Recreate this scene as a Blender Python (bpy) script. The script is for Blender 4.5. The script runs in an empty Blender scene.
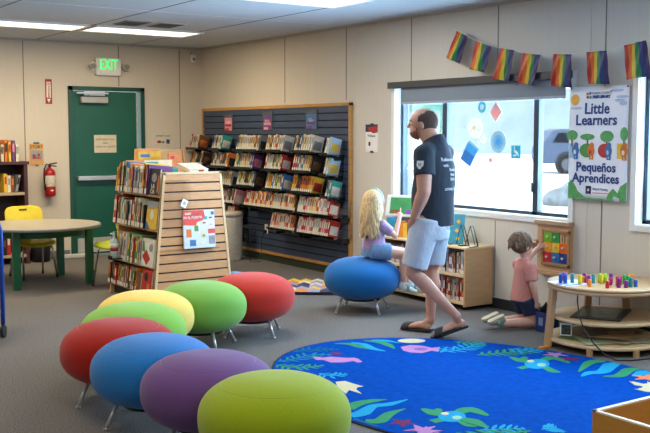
import bpy, bmesh, math, random
from mathutils import Vector, Matrix, Quaternion
random.seed(7)
S = bpy.context.scene
COL = S.collection

# ------------------------------------------------------------------ camera
PITCH = math.atan(83.5 / 966.0); YAW = math.radians(34.64); EYE = 1.51
cd = bpy.data.cameras.new('camera'); cam = bpy.data.objects.new('camera', cd); COL.objects.link(cam)
cd.sensor_width = 36.0; cd.sensor_fit = 'HORIZONTAL'; cd.lens = 966.0 / 650.0 * 36.0
cd.clip_start = 0.05; cd.clip_end = 400
cam.location = (0, 0, EYE)
_f = Vector((math.sin(YAW) * math.cos(PITCH), math.cos(YAW) * math.cos(PITCH), -math.sin(PITCH)))
cam.rotation_euler = _f.to_track_quat('-Z', 'Y').to_euler()
S.camera = cam

# ------------------------------------------------------------------ world, lights, exposure
S.view_settings.view_transform = 'Standard'; S.view_settings.look = 'None'
S.view_settings.gamma = 1.0; S.view_settings.use_curve_mapping = False
S.view_settings.exposure = 0.0
w = bpy.data.worlds.new('world'); S.world = w; w.use_nodes = True
wn = w.node_tree.nodes['Background']; wn.inputs[0].default_value = (0.80, 0.90, 1.0, 1); wn.inputs[1].default_value = 2.3
sd = bpy.data.lights.new('sun', 'SUN'); sd.energy = 2.4; sd.angle = math.radians(2); sd.color = (1, 0.96, 0.9)
so = bpy.data.objects.new('sun', sd); COL.objects.link(so)
so.rotation_euler = Vector((0.35, 0.45, -0.82)).to_track_quat('-Z', 'Y').to_euler()   # shines from the street corner behind, never in by the windows

ROOM_X0, ROOM_X1, ROOM_Y0, ROOM_Y1, CEIL = -4.2, 5.92, -4.0, 11.41, 2.61
def area(name, loc, rot, sx, sy, power, color):
    l = bpy.data.lights.new(name, 'AREA'); l.shape = 'RECTANGLE'; l.size = sx; l.size_y = sy
    l.energy = power; l.color = color
    o = bpy.data.objects.new(name, l); COL.objects.link(o); o.location = loc; o.rotation_euler = rot
    return o
# daylight entering by the two windows (sky portals' worth of light, set in the openings)
DAY = (0.55, 0.78, 1.0)
area('window_daylight', (6.08, 6.26, 1.33), (0, math.radians(90), 0), 1.0, 2.1, 120, DAY)
area('window_daylight', (6.08, 3.75, 1.36), (0, math.radians(90), 0), 1.0, 1.45, 100, DAY)
area('window_sky_bounce', (6.10, 6.26, 1.33), (0, math.radians(118), 0), 1.0, 2.1, 70, (0.32, 0.62, 1.0))
area('window_sky_bounce', (6.10, 3.75, 1.36), (0, math.radians(118), 0), 1.0, 1.45, 60, (0.32, 0.62, 1.0))
area('window_daylight', (6.08, 0.4, 1.36), (0, math.radians(90), 0), 1.0, 2.1, 45, DAY)
PANELS = [(2.49, 3.69, 9.58, 10.06), (3.77, 4.97, 9.55, 10.05), (3.68, 4.90, 6.42, 6.96), (0.9, 2.1, 9.58, 10.06),
          (0.9, 2.1, 6.42, 6.96), (3.7, 4.9, 3.0, 3.5), (0.9, 2.1, 3.0, 3.5), (-2.2, -1.0, 6.42, 6.96), (-2.2, -1.0, 3.0, 3.5),
          (3.7, 4.9, -0.4, 0.1), (0.9, 2.1, -0.4, 0.1), (-2.2, -1.0, -0.4, 0.1)]
for (x0, x1, y0, y1) in PANELS:
    warm = y1 > 9
    area('ceiling_panel_light', ((x0 + x1) / 2, (y0 + y1) / 2, CEIL - 0.03), (0, 0, 0), x1 - x0 - .05, y1 - y0 - .05,
         32 if warm else (34 if y1 > 6 else 16), (1.0, 0.80, 0.52) if warm else ((1.0, 0.86, 0.66) if x1 < 3 else (1.0, 0.95, 0.88)))

# ------------------------------------------------------------------ materials
def lin(c):
    if isinstance(c, str):
        c = c.lstrip('#'); c = [int(c[i:i + 2], 16) / 255 for i in (0, 2, 4)]
    return tuple(((x / 12.92) if x <= 0.04045 else ((x + 0.055) / 1.055) ** 2.4) for x in c)
_M = {}
def mat(name, col, rough=0.6, metal=0.0, var=0.08, scale=30.0, stretch=None, emit=0.0, bump=0.0, alpha=None, spec=0.5, sheen=0.0, bdist=0.004):
    if name in _M: return _M[name]
    m = bpy.data.materials.new(name); m.use_nodes = True; nt = m.node_tree; b = nt.nodes['Principled BSDF']
    c = lin(col); b.inputs['Roughness'].default_value = rough; b.inputs['Metallic'].default_value = metal
    b.inputs['Specular IOR Level'].default_value = spec
    if sheen: b.inputs['Sheen Weight'].default_value = sheen
    tc = nt.nodes.new('ShaderNodeTexCoord'); mp = nt.nodes.new('ShaderNodeMapping'); nz = nt.nodes.new('ShaderNodeTexNoise')
    nt.links.new(tc.outputs['Object'], mp.inputs[0]); nt.links.new(mp.outputs[0], nz.inputs['Vector'])
    if stretch: mp.inputs['Scale'].default_value = stretch
    nz.inputs['Scale'].default_value = scale; nz.inputs['Detail'].default_value = 3
    cr = nt.nodes.new('ShaderNodeValToRGB'); nt.links.new(nz.outputs['Fac'], cr.inputs[0])
    cr.color_ramp.elements[0].position = 0.3; cr.color_ramp.elements[1].position = 0.7
    cr.color_ramp.elements[0].color = (*[x * (1 - var) for x in c], 1); cr.color_ramp.elements[1].color = (*[min(1, x * (1 + var)) for x in c], 1)
    nt.links.new(cr.outputs[0], b.inputs['Base Color'])
    if bump:
        bp = nt.nodes.new('ShaderNodeBump'); bp.inputs['Strength'].default_value = bump; bp.inputs['Distance'].default_value = bdist
        nt.links.new(nz.outputs['Fac'], bp.inputs['Height']); nt.links.new(bp.outputs[0], b.inputs['Normal'])
    if emit:
        b.inputs['Emission Color'].default_value = (*c, 1); b.inputs['Emission Strength'].default_value = emit
    if alpha is not None: b.inputs['Alpha'].default_value = alpha
    _M[name] = m; return m
def wood(name, col, horiz=None, rough=0.45, var=0.14):
    return mat(name, col, rough, 0, var, 9, horiz or (1, 1, 7))
def glassy(name, col, mixf, rough=0.05):
    if name in _M: return _M[name]
    m = bpy.data.materials.new(name); m.use_nodes = True; nt = m.node_tree; nt.nodes.clear()
    o = nt.nodes.new('ShaderNodeOutputMaterial'); t = nt.nodes.new('ShaderNodeBsdfTransparent'); g = nt.nodes.new('ShaderNodeBsdfGlossy')
    mx = nt.nodes.new('ShaderNodeMixShader'); t.inputs[0].default_value = (*col, 1); g.inputs['Roughness'].default_value = rough
    fr = nt.nodes.new('ShaderNodeFresnel'); fr.inputs[0].default_value = 1.3
    ma = nt.nodes.new('ShaderNodeMath'); ma.operation = 'MULTIPLY'; ma.inputs[1].default_value = mixf
    nt.links.new(fr.outputs[0], ma.inputs[0]); nt.links.new(ma.outputs[0], mx.inputs[0])
    nt.links.new(t.outputs[0], mx.inputs[1]); nt.links.new(g.outputs[0], mx.inputs[2]); nt.links.new(mx.outputs[0], o.inputs[0])
    _M[name] = m; return m

WALL = mat('wall_vinyl', '#d0c8ba', 0.75, 0, 0.018, 9, (6, 6, 0.15))
CEILM = mat('ceiling_panel', '#c0c6cd', 0.9, 0, 0.05, 60)
CARPET = mat('carpet', '#6f6c69', 0.95, 0, 0.42, 100, bump=0.5, spec=0.1)
BASE = mat('baseboard_rubber', '#1f2426', 0.5)
BASEG = mat('baseboard_green', '#2c3a2c', 0.6)
SEAM = mat('seam', '#7d766a', 0.8)
WHITE = mat('white_paint', '#e6e6e2', 0.5, var=0.03)
PAPER = mat('paper', '#ece9e2', 0.8, var=0.03)
BLACK = mat('black_plastic', '#17181b', 0.45)
DOORG = mat('door_green', '#0c5745', 0.45, var=0.06, scale=4)
DOORF = mat('door_frame_green', '#0d4a3b', 0.4, var=0.05)
CHROME = mat('chrome', '#c9ccd0', 0.22, 1.0, 0.02)
STEEL = mat('brushed_steel', '#c2c2bf', 0.38, 0.8, 0.04)
ALU = mat('window_aluminium', '#34424d', 0.4, 0.3, 0.04)
OAK = wood('oak_trim', '#b98a4c')
BIRCH = wood('birch', '#c79f72', (1, 1, 6), var=0.07)
BIRCH_E = wood('birch_edge', '#dfc294', var=0.05)
MAPLE = wood('maple_slats', '#cf9d6c', (1.2, 1, 8), var=0.10)
SLAT = mat('slat_blue_grey', '#384863', 0.5, var=0.08, scale=6)
SLATD = mat('slat_groove', '#12151b', 0.7)
CLEAR = glassy('clear_acrylic', (0.965, 0.972, 0.98), 1.5, 0.08)
FILM = glassy('clear_film', (0.97, 0.97, 0.975), 0.25, 0.2)
GLASS = glassy('window_glass', (0.97, 0.99, 1.0), 0.6, 0.02)

# ------------------------------------------------------------------ mesh building
class B:
    def __init__(s): s.v = []; s.f = []; s.m = []; s.s = []
    def add(s, vs, fs, m=0, smooth=False):
        o = len(s.v); s.v += [tuple(x) for x in vs]
        for f in fs: s.f.append(tuple(i + o for i in f)); s.m.append(m); s.s.append(smooth)
        return s
    def box(s, x0, x1, y0, y1, z0, z1, m=0, M=None):
        vs = [Vector((x, y, z)) for z in (z0, z1) for y in (y0, y1) for x in (x0, x1)]
        if M is not None: vs = [M @ q for q in vs]
        return s.add(vs, [(0, 2, 3, 1), (4, 5, 7, 6), (0, 1, 5, 4), (2, 6, 7, 3), (0, 4, 6, 2), (1, 3, 7, 5)], m)
    def cyl(s, p0, p1, r0, r1=None, n=16, m=0, cap=True):
        return s.loft([(*p0, r0, r0), (*p1, r0 if r1 is None else r1, r0 if r1 is None else r1)], n=n, m=m, cap='flat' if cap else None)
    def loft(s, rings, side=(0.13, 0.31, 0.94), n=16, m=0, cap='flat', smooth=True):
        cs = [Vector(r[:3]) for r in rings]; vs = []; K = len(cs); sd = Vector(side)
        for i, r in enumerate(rings):
            t = (cs[min(i + 1, K - 1)] - cs[max(i - 1, 0)])
            t = t.normalized() if t.length > 1e-9 else Vector((0, 0, 1))
            a = sd - t * sd.dot(t)
            if a.length < 0.05: a = Vector((1, 0.2, 0)); a = a - t * a.dot(t)
            a.normalize(); b = t.cross(a)
            for k in range(n):
                q = 2 * math.pi * k / n
                vs.append(cs[i] + a * (r[3] * math.cos(q)) + b * (r[4] * math.sin(q)))
        fs = [(i * n + k, i * n + (k + 1) % n, (i + 1) * n + (k + 1) % n, (i + 1) * n + k) for i in range(K - 1) for k in range(n)]
        s.add(vs, fs, m, smooth)
        if cap:
            o = len(s.v) - len(vs)
            s.f += [tuple(o + k for k in reversed(range(n))), tuple(o + (K - 1) * n + k for k in range(n))]; s.m += [m, m]; s.s += [False, False]
        return s
    def cap(s, p0, p1, r0, r1=None, n=14, m=0, flat=1.0, side=(0.13, 0.31, 0.94)):
        r1 = r0 if r1 is None else r1; p0 = Vector(p0); p1 = Vector(p1); d = (p1 - p0)
        L = d.length; d = d / L if L > 1e-9 else Vector((0, 0, 1)); R = []
        for q in (-80, -60, -35, -12): a = math.radians(q); c = p0 + d * r0 * math.sin(a); R.append((*c, r0 * math.cos(a), r0 * math.cos(a) * flat))
        R.append((*p0, r0, r0 * flat)); R.append((*p1, r1, r1 * flat))
        for q in (12, 35, 60, 80): a = math.radians(q); c = p1 + d * r1 * math.sin(a); R.append((*c, r1 * math.cos(a), r1 * math.cos(a) * flat))
        return s.loft(R, side, n, m)
    def ell(s, c, r, M=None, n=16, m=0):
        vs = []; c = Vector(c); k2 = n // 2; M = M or Matrix.Identity(3)
        for i in range(1, k2):
            p = math.pi * i / k2
            for k in range(n):
                q = 2 * math.pi * k / n
                vs.append(c + M @ Vector((r[0] * math.sin(p) * math.cos(q), r[1] * math.sin(p) * math.sin(q), r[2] * math.cos(p))))
        fs = [(i * n + k, (i + 1) * n + k, (i + 1) * n + (k + 1) % n, i * n + (k + 1) % n) for i in range(k2 - 2) for k in range(n)]
        t = len(vs); vs.append(c + M @ Vector((0, 0, r[2]))); vs.append(c - M @ Vector((0, 0, r[2])))
        fs += [(t, k, (k + 1) % n) for k in range(n)] + [(t + 1, (k2 - 2) * n + (k + 1) % n, (k2 - 2) * n + k) for k in range(n)]
        return s.add(vs, fs, m, True)
    def lathe(s, prof, c=(0, 0, 0), n=32, m=0, smooth=True):
        vs = [(c[0] + r * math.cos(2 * math.pi * k / n), c[1] + r * math.sin(2 * math.pi * k / n), c[2] + z) for r, z in prof for k in range(n)]
        K = len(prof)
        fs = [(i * n + k, i * n + (k + 1) % n, (i + 1) * n + (k + 1) % n, (i + 1) * n + k) for i in range(K - 1) for k in range(n)]
        fs += [tuple(reversed(range(n))), tuple((K - 1) * n + k for k in range(n))]
        s.add(vs, fs, m, smooth); s.s[-1] = s.s[-2] = False
        return s
    def tube(s, pts, r, n=8, m=0):
        return s.loft([(*p, r, r) for p in pts], n=n, m=m)
    def prism(s, pts, fn, t0, t1, m=0):
        """pts: 2D outline; fn(u, v, t) -> xyz"""
        n = len(pts); ar = sum(pts[i][0] * pts[(i + 1) % n][1] - pts[(i + 1) % n][0] * pts[i][1] for i in range(n))
        if ar < 0: pts = list(reversed(pts))
        vs = [fn(u, v, t0) for u, v in pts] + [fn(u, v, t1) for u, v in pts]
        fs = [tuple(reversed(range(n))), tuple(range(n, 2 * n))] + [(i, (i + 1) % n, n + (i + 1) % n, n + i) for i in range(n)]
        return s.add(vs, fs, m)
    def mesh(s, name, mats):
        me = bpy.data.meshes.new(name); me.from_pydata(s.v, [], s.f)
        for x in (mats if isinstance(mats, (list, tuple)) else [mats]): me.materials.append(x)
        me.polygons.foreach_set('material_index', s.m); me.polygons.foreach_set('use_smooth', s.s)
        me.update(); return me

def fixn(me):
    bm = bmesh.new(); bm.from_mesh(me); bmesh.ops.recalc_face_normals(bm, faces=bm.faces); bm.to_mesh(me); bm.free()
def obj(name, b, mats, parent=None, loc=(0, 0, 0), bevel=0.0, rot=None):
    me = b.mesh(name, mats) if isinstance(b, B) else b
    if isinstance(b, B): fixn(me)
    o = bpy.data.objects.new(name, me); COL.objects.link(o); o.location = loc
    if rot: o.rotation_euler = rot
    if parent: o.parent = parent
    if bevel:
        md = o.modifiers.new('bevel', 'BEVEL'); md.width = bevel; md.segments = 2; md.limit_method = 'ANGLE'
    return o
def tag(o, label, cat, group=None, kind=None):
    if label: o['label'] = label
    if cat: o['category'] = cat
    if group: o['group'] = group
    if kind: o['kind'] = kind
    return o
def struct(name, b, mats, parent=None, **k):
    o = obj(name, b, mats, parent, **k)
    if not parent: o['kind'] = 'structure'
    return o
def thing(name, label, cat, loc=(0, 0, 0), rz=0.0, group=None):
    o = bpy.data.objects.new(name, None); COL.objects.link(o); o.location = loc; o.rotation_euler = (0, 0, rz)
    o.empty_display_size = 0.1
    return tag(o, label, cat, group)
def copy_tree(o, parent=None):
    c = o.copy(); COL.objects.link(c); c.parent = parent
    for ch in list(o.children): copy_tree(ch, c)
    return c
def blob(name, b, m, parent=None, voxel=0.008, smooth=4, loc=(0, 0, 0), dec=None):
    """closed shapes grown together into one continuous surface"""
    me = b.mesh(name + '_src', m); fixn(me)
    o = bpy.data.objects.new(name, me); COL.objects.link(o)
    r = o.modifiers.new('r', 'REMESH'); r.mode = 'VOXEL'; r.voxel_size = voxel; r.use_smooth_shade = True
    if smooth:
        q = o.modifiers.new('s', 'SMOOTH'); q.iterations = smooth; q.factor = 0.5
    bpy.context.view_layer.update()
    ev = o.evaluated_get(bpy.context.evaluated_depsgraph_get()); nm = bpy.data.meshes.new_from_object(ev)
    nm.name = name; o.modifiers.clear(); o.data = nm
    if not nm.materials: nm.materials.append(m)
    nm.polygons.foreach_set('use_smooth', [True] * len(nm.polygons))
    o.location = loc
    if parent: o.parent = parent
    return o
def text(name, s, size, loc, axes, m, parent=None, ext=0.0008, align='CENTER', bold=0.0, sx=1.0):
    """axes: (x direction of the writing, up); loc: middle of the line"""
    cu = bpy.data.curves.new(name, 'FONT'); cu.body = s; cu.size = size; cu.extrude = ext; cu.align_x = align; cu.align_y = 'CENTER'; cu.offset = bold
    cu.resolution_u = 2
    o = bpy.data.objects.new(name, cu); COL.objects.link(o)
    bpy.context.view_layer.update()
    me = bpy.data.meshes.new_from_object(o.evaluated_get(bpy.context.evaluated_depsgraph_get()))
    bpy.data.objects.remove(o); bpy.data.curves.remove(cu)
    x = Vector(axes[0]).normalized(); z = Vector(axes[1]).normalized(); n = x.cross(z)
    Mx = Matrix(((x[0] * sx, z[0], n[0], 0), (x[1] * sx, z[1], n[1], 0), (x[2] * sx, z[2], n[2], 0), (0, 0, 0, 1)))
    me.transform(Mx); me.materials.clear(); me.materials.append(m)
    o = bpy.data.objects.new(name, me); COL.objects.link(o); o.location = loc
    if parent: o.parent = parent
    return o
WX = ((0, -1, 0), (0, 0, 1))      # writing on the window wall
WY = ((1, 0, 0), (0, 0, 1))       # writing on the door wall

# ================================================================== THE SETTING
X1, Y1 = ROOM_X1, ROOM_Y1
struct('floor', B().box(ROOM_X0, X1 + .2, ROOM_Y0, Y1 + .2, -0.1, 0), CARPET)
c = B().box(ROOM_X0, X1 + .2, ROOM_Y0, Y1 + .2, CEIL, CEIL + .1, 0)
for x in (-3.4, -2.21, -1.02, .17, 1.36, 2.55, 3.74, 4.93):
    c.box(x - .006, x + .006, ROOM_Y0, Y1, CEIL - .002, CEIL + .001, 1)
for y in (-3.2, -.8, 1.6, 4.0, 6.15, 8.2): c.box(ROOM_X0, X1, y - .006, y + .006, CEIL - .002, CEIL + .001, 2)
struct('ceiling', c, [CEILM, mat('ceiling_seam', '#4a4d50', .8), mat('ceiling_strip', '#d9dde0', .7)])
# door wall
DX0, DX1, DZ = 4.115, 5.10, 2.075
b = B().box(ROOM_X0, DX0, Y1, Y1 + .12, 0, CEIL).box(DX1, X1 + .12, Y1, Y1 + .12, 0, CEIL).box(DX0, DX1, Y1, Y1 + .12, DZ, CEIL)
for x in (-1.2, 0, 1.2, 2.39, 3.585, 4.77, 5.60):
    b.box(x - .005, x + .005, Y1 - .0025, Y1 + .001, DZ + .01 if DX0 < x < DX1 else .1, CEIL, 1)
struct('wall_back', b, [WALL, SEAM])
# window wall with its openings
WIN = [(5.17, 7.36, .825, 1.95), (3.0, 4.53, .835, 1.93), (-.7, 1.5, .835, 1.93)]
b = B(); ys = sorted([ROOM_Y0] + [q for wv in WIN for q in wv[:2]] + [Y1])
for i in range(len(ys) - 1):
    y0, y1 = ys[i], ys[i + 1]; wv = [q for q in WIN if abs(q[0] - y0) < 1e-6]
    if wv: b.box(X1, X1 + .16, y0, y1, 0, wv[0][2]).box(X1, X1 + .16, y0, y1, wv[0][3], CEIL)
    else: b.box(X1, X1 + .16, y0, y1, 0, CEIL)
for y in (9.37, 8.18, 7.13, 5.985, 4.85, 2.4, 2.0): 
    z0 = .1 if y in (4.85, 2.4, 2.0, 7.99) else 2.0
    if y in (9.37, 8.18): z0 = 1.85
    b.box(X1 - .0025, X1 + .001, y - .005, y + .005, z0, CEIL, 1)
    if 5.17 < y < 7.4: b.box(X1 - .0025, X1 + .001, y - .004, y + .004, .1, .76, 1)
b.box(X1 - .003, X1 + .001, 4.99, 5.13, .1, CEIL - .1, 0)
struct('wall_right', b, [WALL, SEAM])
struct('wall_left', B().box(ROOM_X0 - .1, ROOM_X0, ROOM_Y0, Y1, 0, CEIL), WALL)
struct('wall_front', B().box(ROOM_X0, X1 + .1, ROOM_Y0 - .1, ROOM_Y0, 0, CEIL), WALL)
struct('baseboard_back', B().box(ROOM_X0, DX0 - .02, Y1 - .012, Y1, 0, .09).box(DX1 + .02, X1, Y1 - .012, Y1, 0, .09), mat('baseboard_grey', '#6f7475', .5), bevel=.003)
struct('baseboard_right', B().box(X1 - .012, X1, ROOM_Y0, 8.0, 0, .09), BASE, bevel=.003)
struct('baseboard_slatwall', B().box(X1 - .014, X1, 8.0, Y1 - .012, 0, .085), BASEG, bevel=.003)
struct('trim_1', B().box(X1 - .02, X1, ROOM_Y0, Y1, CEIL - .025, CEIL), mat('ceiling_trim', '#b8b2a6', .7))
struct('trim_2', B().box(ROOM_X0, X1 - .02, Y1 - .02, Y1, CEIL - .025, CEIL), mat('ceiling_trim', '#b8b2a6', .7))

# door
d = struct('door_1', B().box(4.175, 4.995, Y1 + .005, Y1 + .05, .01, 2.02), DOORG)
obj('door_frame', B().box(DX0, DX0 + .055, Y1 - .03, Y1 + .1, 0, DZ).box(DX1 - .055, DX1, Y1 - .03, Y1 + .1, 0, DZ).box(DX0, DX1, Y1 - .03, Y1 + .1, DZ - .05, DZ), DOORF, d, bevel=.004)
obj('weather_strip', B().box(4.997, 5.007, Y1 - .004, Y1 + .02, .02, 2.02), mat('weather_strip', '#b9bdb8', .4), d)
obj('door_closer', B().box(4.26, 4.60, Y1 - .07, Y1 + .004, 1.875, 1.95).box(4.34, 4.36, Y1 - .09, Y1 - .07, 1.96, 1.98), mat('closer_grey', '#a9a7a2', .4, .3), d, bevel=.006)
obj('closer_arm', B().box(4.20, 4.60, Y1 - .085, Y1 - .065, 1.985, 2.002).box(4.30, 4.56, Y1 - .06, Y1 - .03, 1.965, 2.02), STEEL, d)
obj('push_bar', B().box(4.20, 4.95, Y1 - .07, Y1 + .004, .93, .985), STEEL, d, bevel=.008)
obj('threshold', B().box(DX0 + .05, DX1 - .05, Y1 - .05, Y1 + .1, 0, .02), STEEL, d)
obj('kick_plate', B().box(4.20, 4.97, Y1 + .001, Y1 + .005, .04, .22), mat('kick', '#bfc0ba', .4, .3), d)
s = tag(obj('paper_sign', B().box(4.434, 4.722, Y1 - .003, Y1 + .004, 1.268, 1.486), mat('sign_paper_cream', '#cfc7b2', .8)), 'cream paper sign taped to the green door above its push bar', 'sign')
for t, z, sz in (('EMERGENCY EXIT', 1.43, .030), ('ONLY', 1.385, .028), ('ALARM WILL SOUND', 1.34, .027)):
    text('lettering', t, sz, (4.578, Y1 - .0035, z), WY, mat('ink', '#3a3833', .8), s)

# ---- window frames
def window(name, y0, y1, z0, z1, mulls, full=True):
    t = B()
    for a_, b_, c_, d_ in ((y0 - .05, y0, z0, z1), (y1, y1 + .05, z0, z1), (y0 - .05, y1 + .05, z0 - .045, z0), (y0 - .05, y1 + .05, z1, z1 + .045)):
        t.box(X1 - .018, X1 + .002, a_, b_, c_, d_)
    t.box(X1, X1 + .08, y0 - .001, y0 + .006, z0, z1).box(X1, X1 + .08, y1 - .006, y1 + .001, z0, z1).box(X1, X1 + .08, y0, y1, z0 - .001, z0 + .006)
    root = struct(name, t, WHITE)
    f = B(); X = X1 + .06
    f.box(X, X + .06, y0 + .006, y0 + .04, z0, z1).box(X, X + .06, y1 - .04, y1 - .006, z0, z1).box(X, X + .06, y0, y1, z0, z0 + .035).box(X, X + .06, y0, y1, z1 - .03, z1)
    for mlo, mhi in mulls: f.box(X, X + .06, mlo, mhi, z0, z1)
    obj('frame', f, ALU, root, bevel=.003)
    obj('pane', B().box(X + .03, X + .034, y0 + .02, y1 - .02, z0 + .02, z1 - .02), GLASS, root)
    return root
w1 = window('window_1', *WIN[0], [(6.69, 6.75), (5.565, 5.62)])
obj('latch', B().box(X1 + .045, X1 + .062, 5.60, 5.625, 1.02, 1.10), ALU, w1, bevel=.004)
window('window_2', *WIN[1], [(3.7, 3.75)])
window('window_3', *WIN[2], [(.4, .45)])
t = thing('roller_shade', 'grey roller shade drawn up to the top of the wide window', 'window shade', (X1, 6.28, 1.78))
obj('valance', B().box(-.085, -.0005, -1.13, 1.11, .155, .215), mat('valance', '#3b3a3a', .5), t, bevel=.003)
obj('shade_fabric', B().box(-.045, -.040, -1.085, .945, .02, .158), mat('shade_fabric', '#7e8791', .9, var=.05, scale=200), t)
obj('hem_bar', B().box(-.049, -.036, -1.085, .945, .0, .022), mat('hem_bar', '#9aa2aa', .5), t, bevel=.003)

# ---- outside
def plain(n, c, r=.9, v=.04, sc=.4): return mat(n, c, r, 0, v, sc)
struct('ground_outside', B().box(X1 + .16, 120, -60, 140, -.25, -.05), plain('concrete', '#e9ebea'))
g = struct('embankment_outside', B().prism([(-60, 0), (140, 0), (140, 3.4), (70, 5.4), (30, 4.2), (-60, 3.6)], lambda u, v, t: (52 + t + v * .6, u, v - .05), 0, 3), plain('pale_bank', '#90a2ab', .95, .10, .5))
tag(g, None, None, kind='structure')
# green porch frame just outside the left pane
pf = thing('porch_frame', 'teal green metal door frame outside the left pane of the window', 'door frame', (7.6, 8.5, -.05))
obj('post', B().box(-.04, .04, 0, .075, 0, 1.82), mat('porch_teal', '#3fa08b', .5), pf)
obj('post', B().box(-.04, .04, .70, .775, 0, 1.82), mat('porch_teal', '#3fa08b', .5), pf)
obj('beam', B().box(-.04, .04, 0, .775, 1.82, 1.90), mat('porch_teal', '#3fa08b', .5), pf)
obj('door_leaf', B().box(0, .03, .08, .70, .02, 1.82), mat('porch_leaf', '#cfdcdc', .6), pf)
# SUV parked outside
CARP = mat('car_paint', '#4a5c78', .5, .0, .03, 3); CGL = mat('car_glass', '#141c28', .5, spec=.2); RED_L = mat('rear_light_red', '#7c1d22', .4)
car = thing('parked_car', 'grey blue sport utility vehicle parked beyond the right window pane', 'car', (27.85, 25.73, -.05), math.radians(-34.6))
def yz(u, v, t): return (u, t, v)
pr = [(.05, .40), (-.02, .60), (0, 1.0), (.12, 1.25), (.42, 1.66), (.7, 1.72), (2.6, 1.72), (3.45, 1.18), (4.5, 1.02), (4.62, .6), (4.55, .36)]
cb = B().prism(pr, yz, 0, 1.8)
obj('body', cb, CARP, car, bevel=.06)
obj('side_window', B().prism([(.40, 1.20), (.62, 1.56), (1.45, 1.60), (1.45, 1.18)], yz, -.012, .01).prism([(1.53, 1.18), (1.53, 1.60), (2.55, 1.60), (3.20, 1.18)], yz, -.012, .01), CGL, car)
obj('mirror', B().box(3.0, 3.18, -.2, 0, 1.08, 1.24), CARP, car, bevel=.03)
obj('rear_light', B().box(-.03, .05, .3, .6, .88, 1.12), RED_L, car, bevel=.02)
for x in (.98, 3.75):
    wh = obj('wheel', B().cyl((x, -.03, .36), (x, .22, .36), .37, n=28), mat('tyre', '#1a1b1e', .8), car)
    obj('hub', B().cyl((x, -.045, .36), (x, -.03, .36), .23, n=20), mat('hub_grey', '#565d66', .7), wh)
    obj('wheel_arch', B().cyl((x, -.008, .40), (x, .05, .40), .46, n=28), mat('arch', '#30353c', .8), car)
rk = B()
for c_, r_ in (((0, 0, .2), (.9, .6, .42)), ((.5, -.3, .15), (.7, .5, .3)), ((-.5, .3, .1), (.5, .5, .28))): rk.ell(c_, r_)
rko = blob('boulder', rk, mat('boulder', '#7c8890', .95, 0, .35, 6, bump=.5), voxel=.06, smooth=2, loc=(16.7, 13.98, -.05))
tag(rko, 'pale grey boulder on the ground outside below the parked car', 'rock')

# ---- ceiling fittings
ORD0 = ['fourth', 'third', 'second', 'first']
for i, (x0, x1, y0, y1) in enumerate(PANELS):
    if i < 3:
        lb = ['left of the two flat ceiling light panels above the door wall', 'right of the two flat ceiling light panels, beside the ceiling vents', 'near flat ceiling light panel cut by the top edge of the picture'][i]
    else: lb = f'ceiling light panel, {"left" if x0 < 0 else ("middle" if x0 < 3 else "right")} one in the {ORD0[int((y0 + 1) // 3.2)]} row from the door wall'
    t = thing('ceiling_light', lb, 'ceiling light', ((x0 + x1) / 2, (y0 + y1) / 2, CEIL), group='ceiling light panels')
    hx, hy = (x1 - x0) / 2, (y1 - y0) / 2
    obj('frame', B().box(-hx - .015, hx + .015, -hy - .015, -hy + .01, -.02, 0).box(-hx - .015, hx + .015, hy - .01, hy + .015, -.02, 0).box(-hx - .015, -hx + .01, -hy, hy, -.02, 0).box(hx - .01, hx + .015, -hy, hy, -.02, 0), WHITE, t)
    obj('diffuser', B().box(-hx + .005, hx - .005, -hy + .005, hy - .005, -.012, -.001), mat('diffuser', '#fff6e2', .6, emit=2.2), t)
for i, (x0, x1, y0, y1) in enumerate([(3.86, 4.12, 9.0, 9.36), (4.2, 4.5, 8.95, 9.35)]):
    t = thing('ceiling_vent', ['dark ceiling vent, the left one of the pair beyond the seam', 'pale slotted ceiling vent, the right one of the pair'][i], 'vent', ((x0 + x1) / 2, (y0 + y1) / 2, CEIL), group='ceiling vents')
    hx, hy = (x1 - x0) / 2, (y1 - y0) / 2
    obj('frame', B().box(-hx, hx, -hy, hy, -.008, 0), mat('vent%d' % i, ['#7e868c', '#cfcabb'][i], .6), t)
    sl = B()
    for k in range(9): sl.box(-hx + .02 + k * (2 * hx - .04) / 9, -hx + .035 + k * (2 * hx - .04) / 9, -hy + .02, hy - .02, -.012, -.007)
    obj('slats', sl, mat('vent_slot', '#54585a', .7), t)

# ================================================================== THE DOOR WALL
# exit sign
t = thing('exit_sign', 'white emergency exit sign with two lamps above the green door', 'exit sign', (4.62, Y1, 2.21))
obj('housing', B().box(-.165, .165, -.06, -.0005, .0, .22), WHITE, t, bevel=.015)
EG = mat('exit_green', '#37e86a', .5, emit=1.3)
text('lettering', 'EXIT', .185, (-.0, -.062, .130), WY, EG, t, bold=.001, sx=.62)
for sx in (-1, 1):
    h = obj('lamp_head', B().cyl((sx * .215, -.10, .11), (sx * .215, -.03, .11), .045, .035, 20).cap((sx * .16, -.03, .11), (sx * .2, -.04, .11), .018), STEEL, t)
    obj('lens', B().cyl((sx * .215, -.104, .11), (sx * .215, -.099, .11), .036, n=20), mat('lamp_lens', '#8f8a7c', .15), h)
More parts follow.
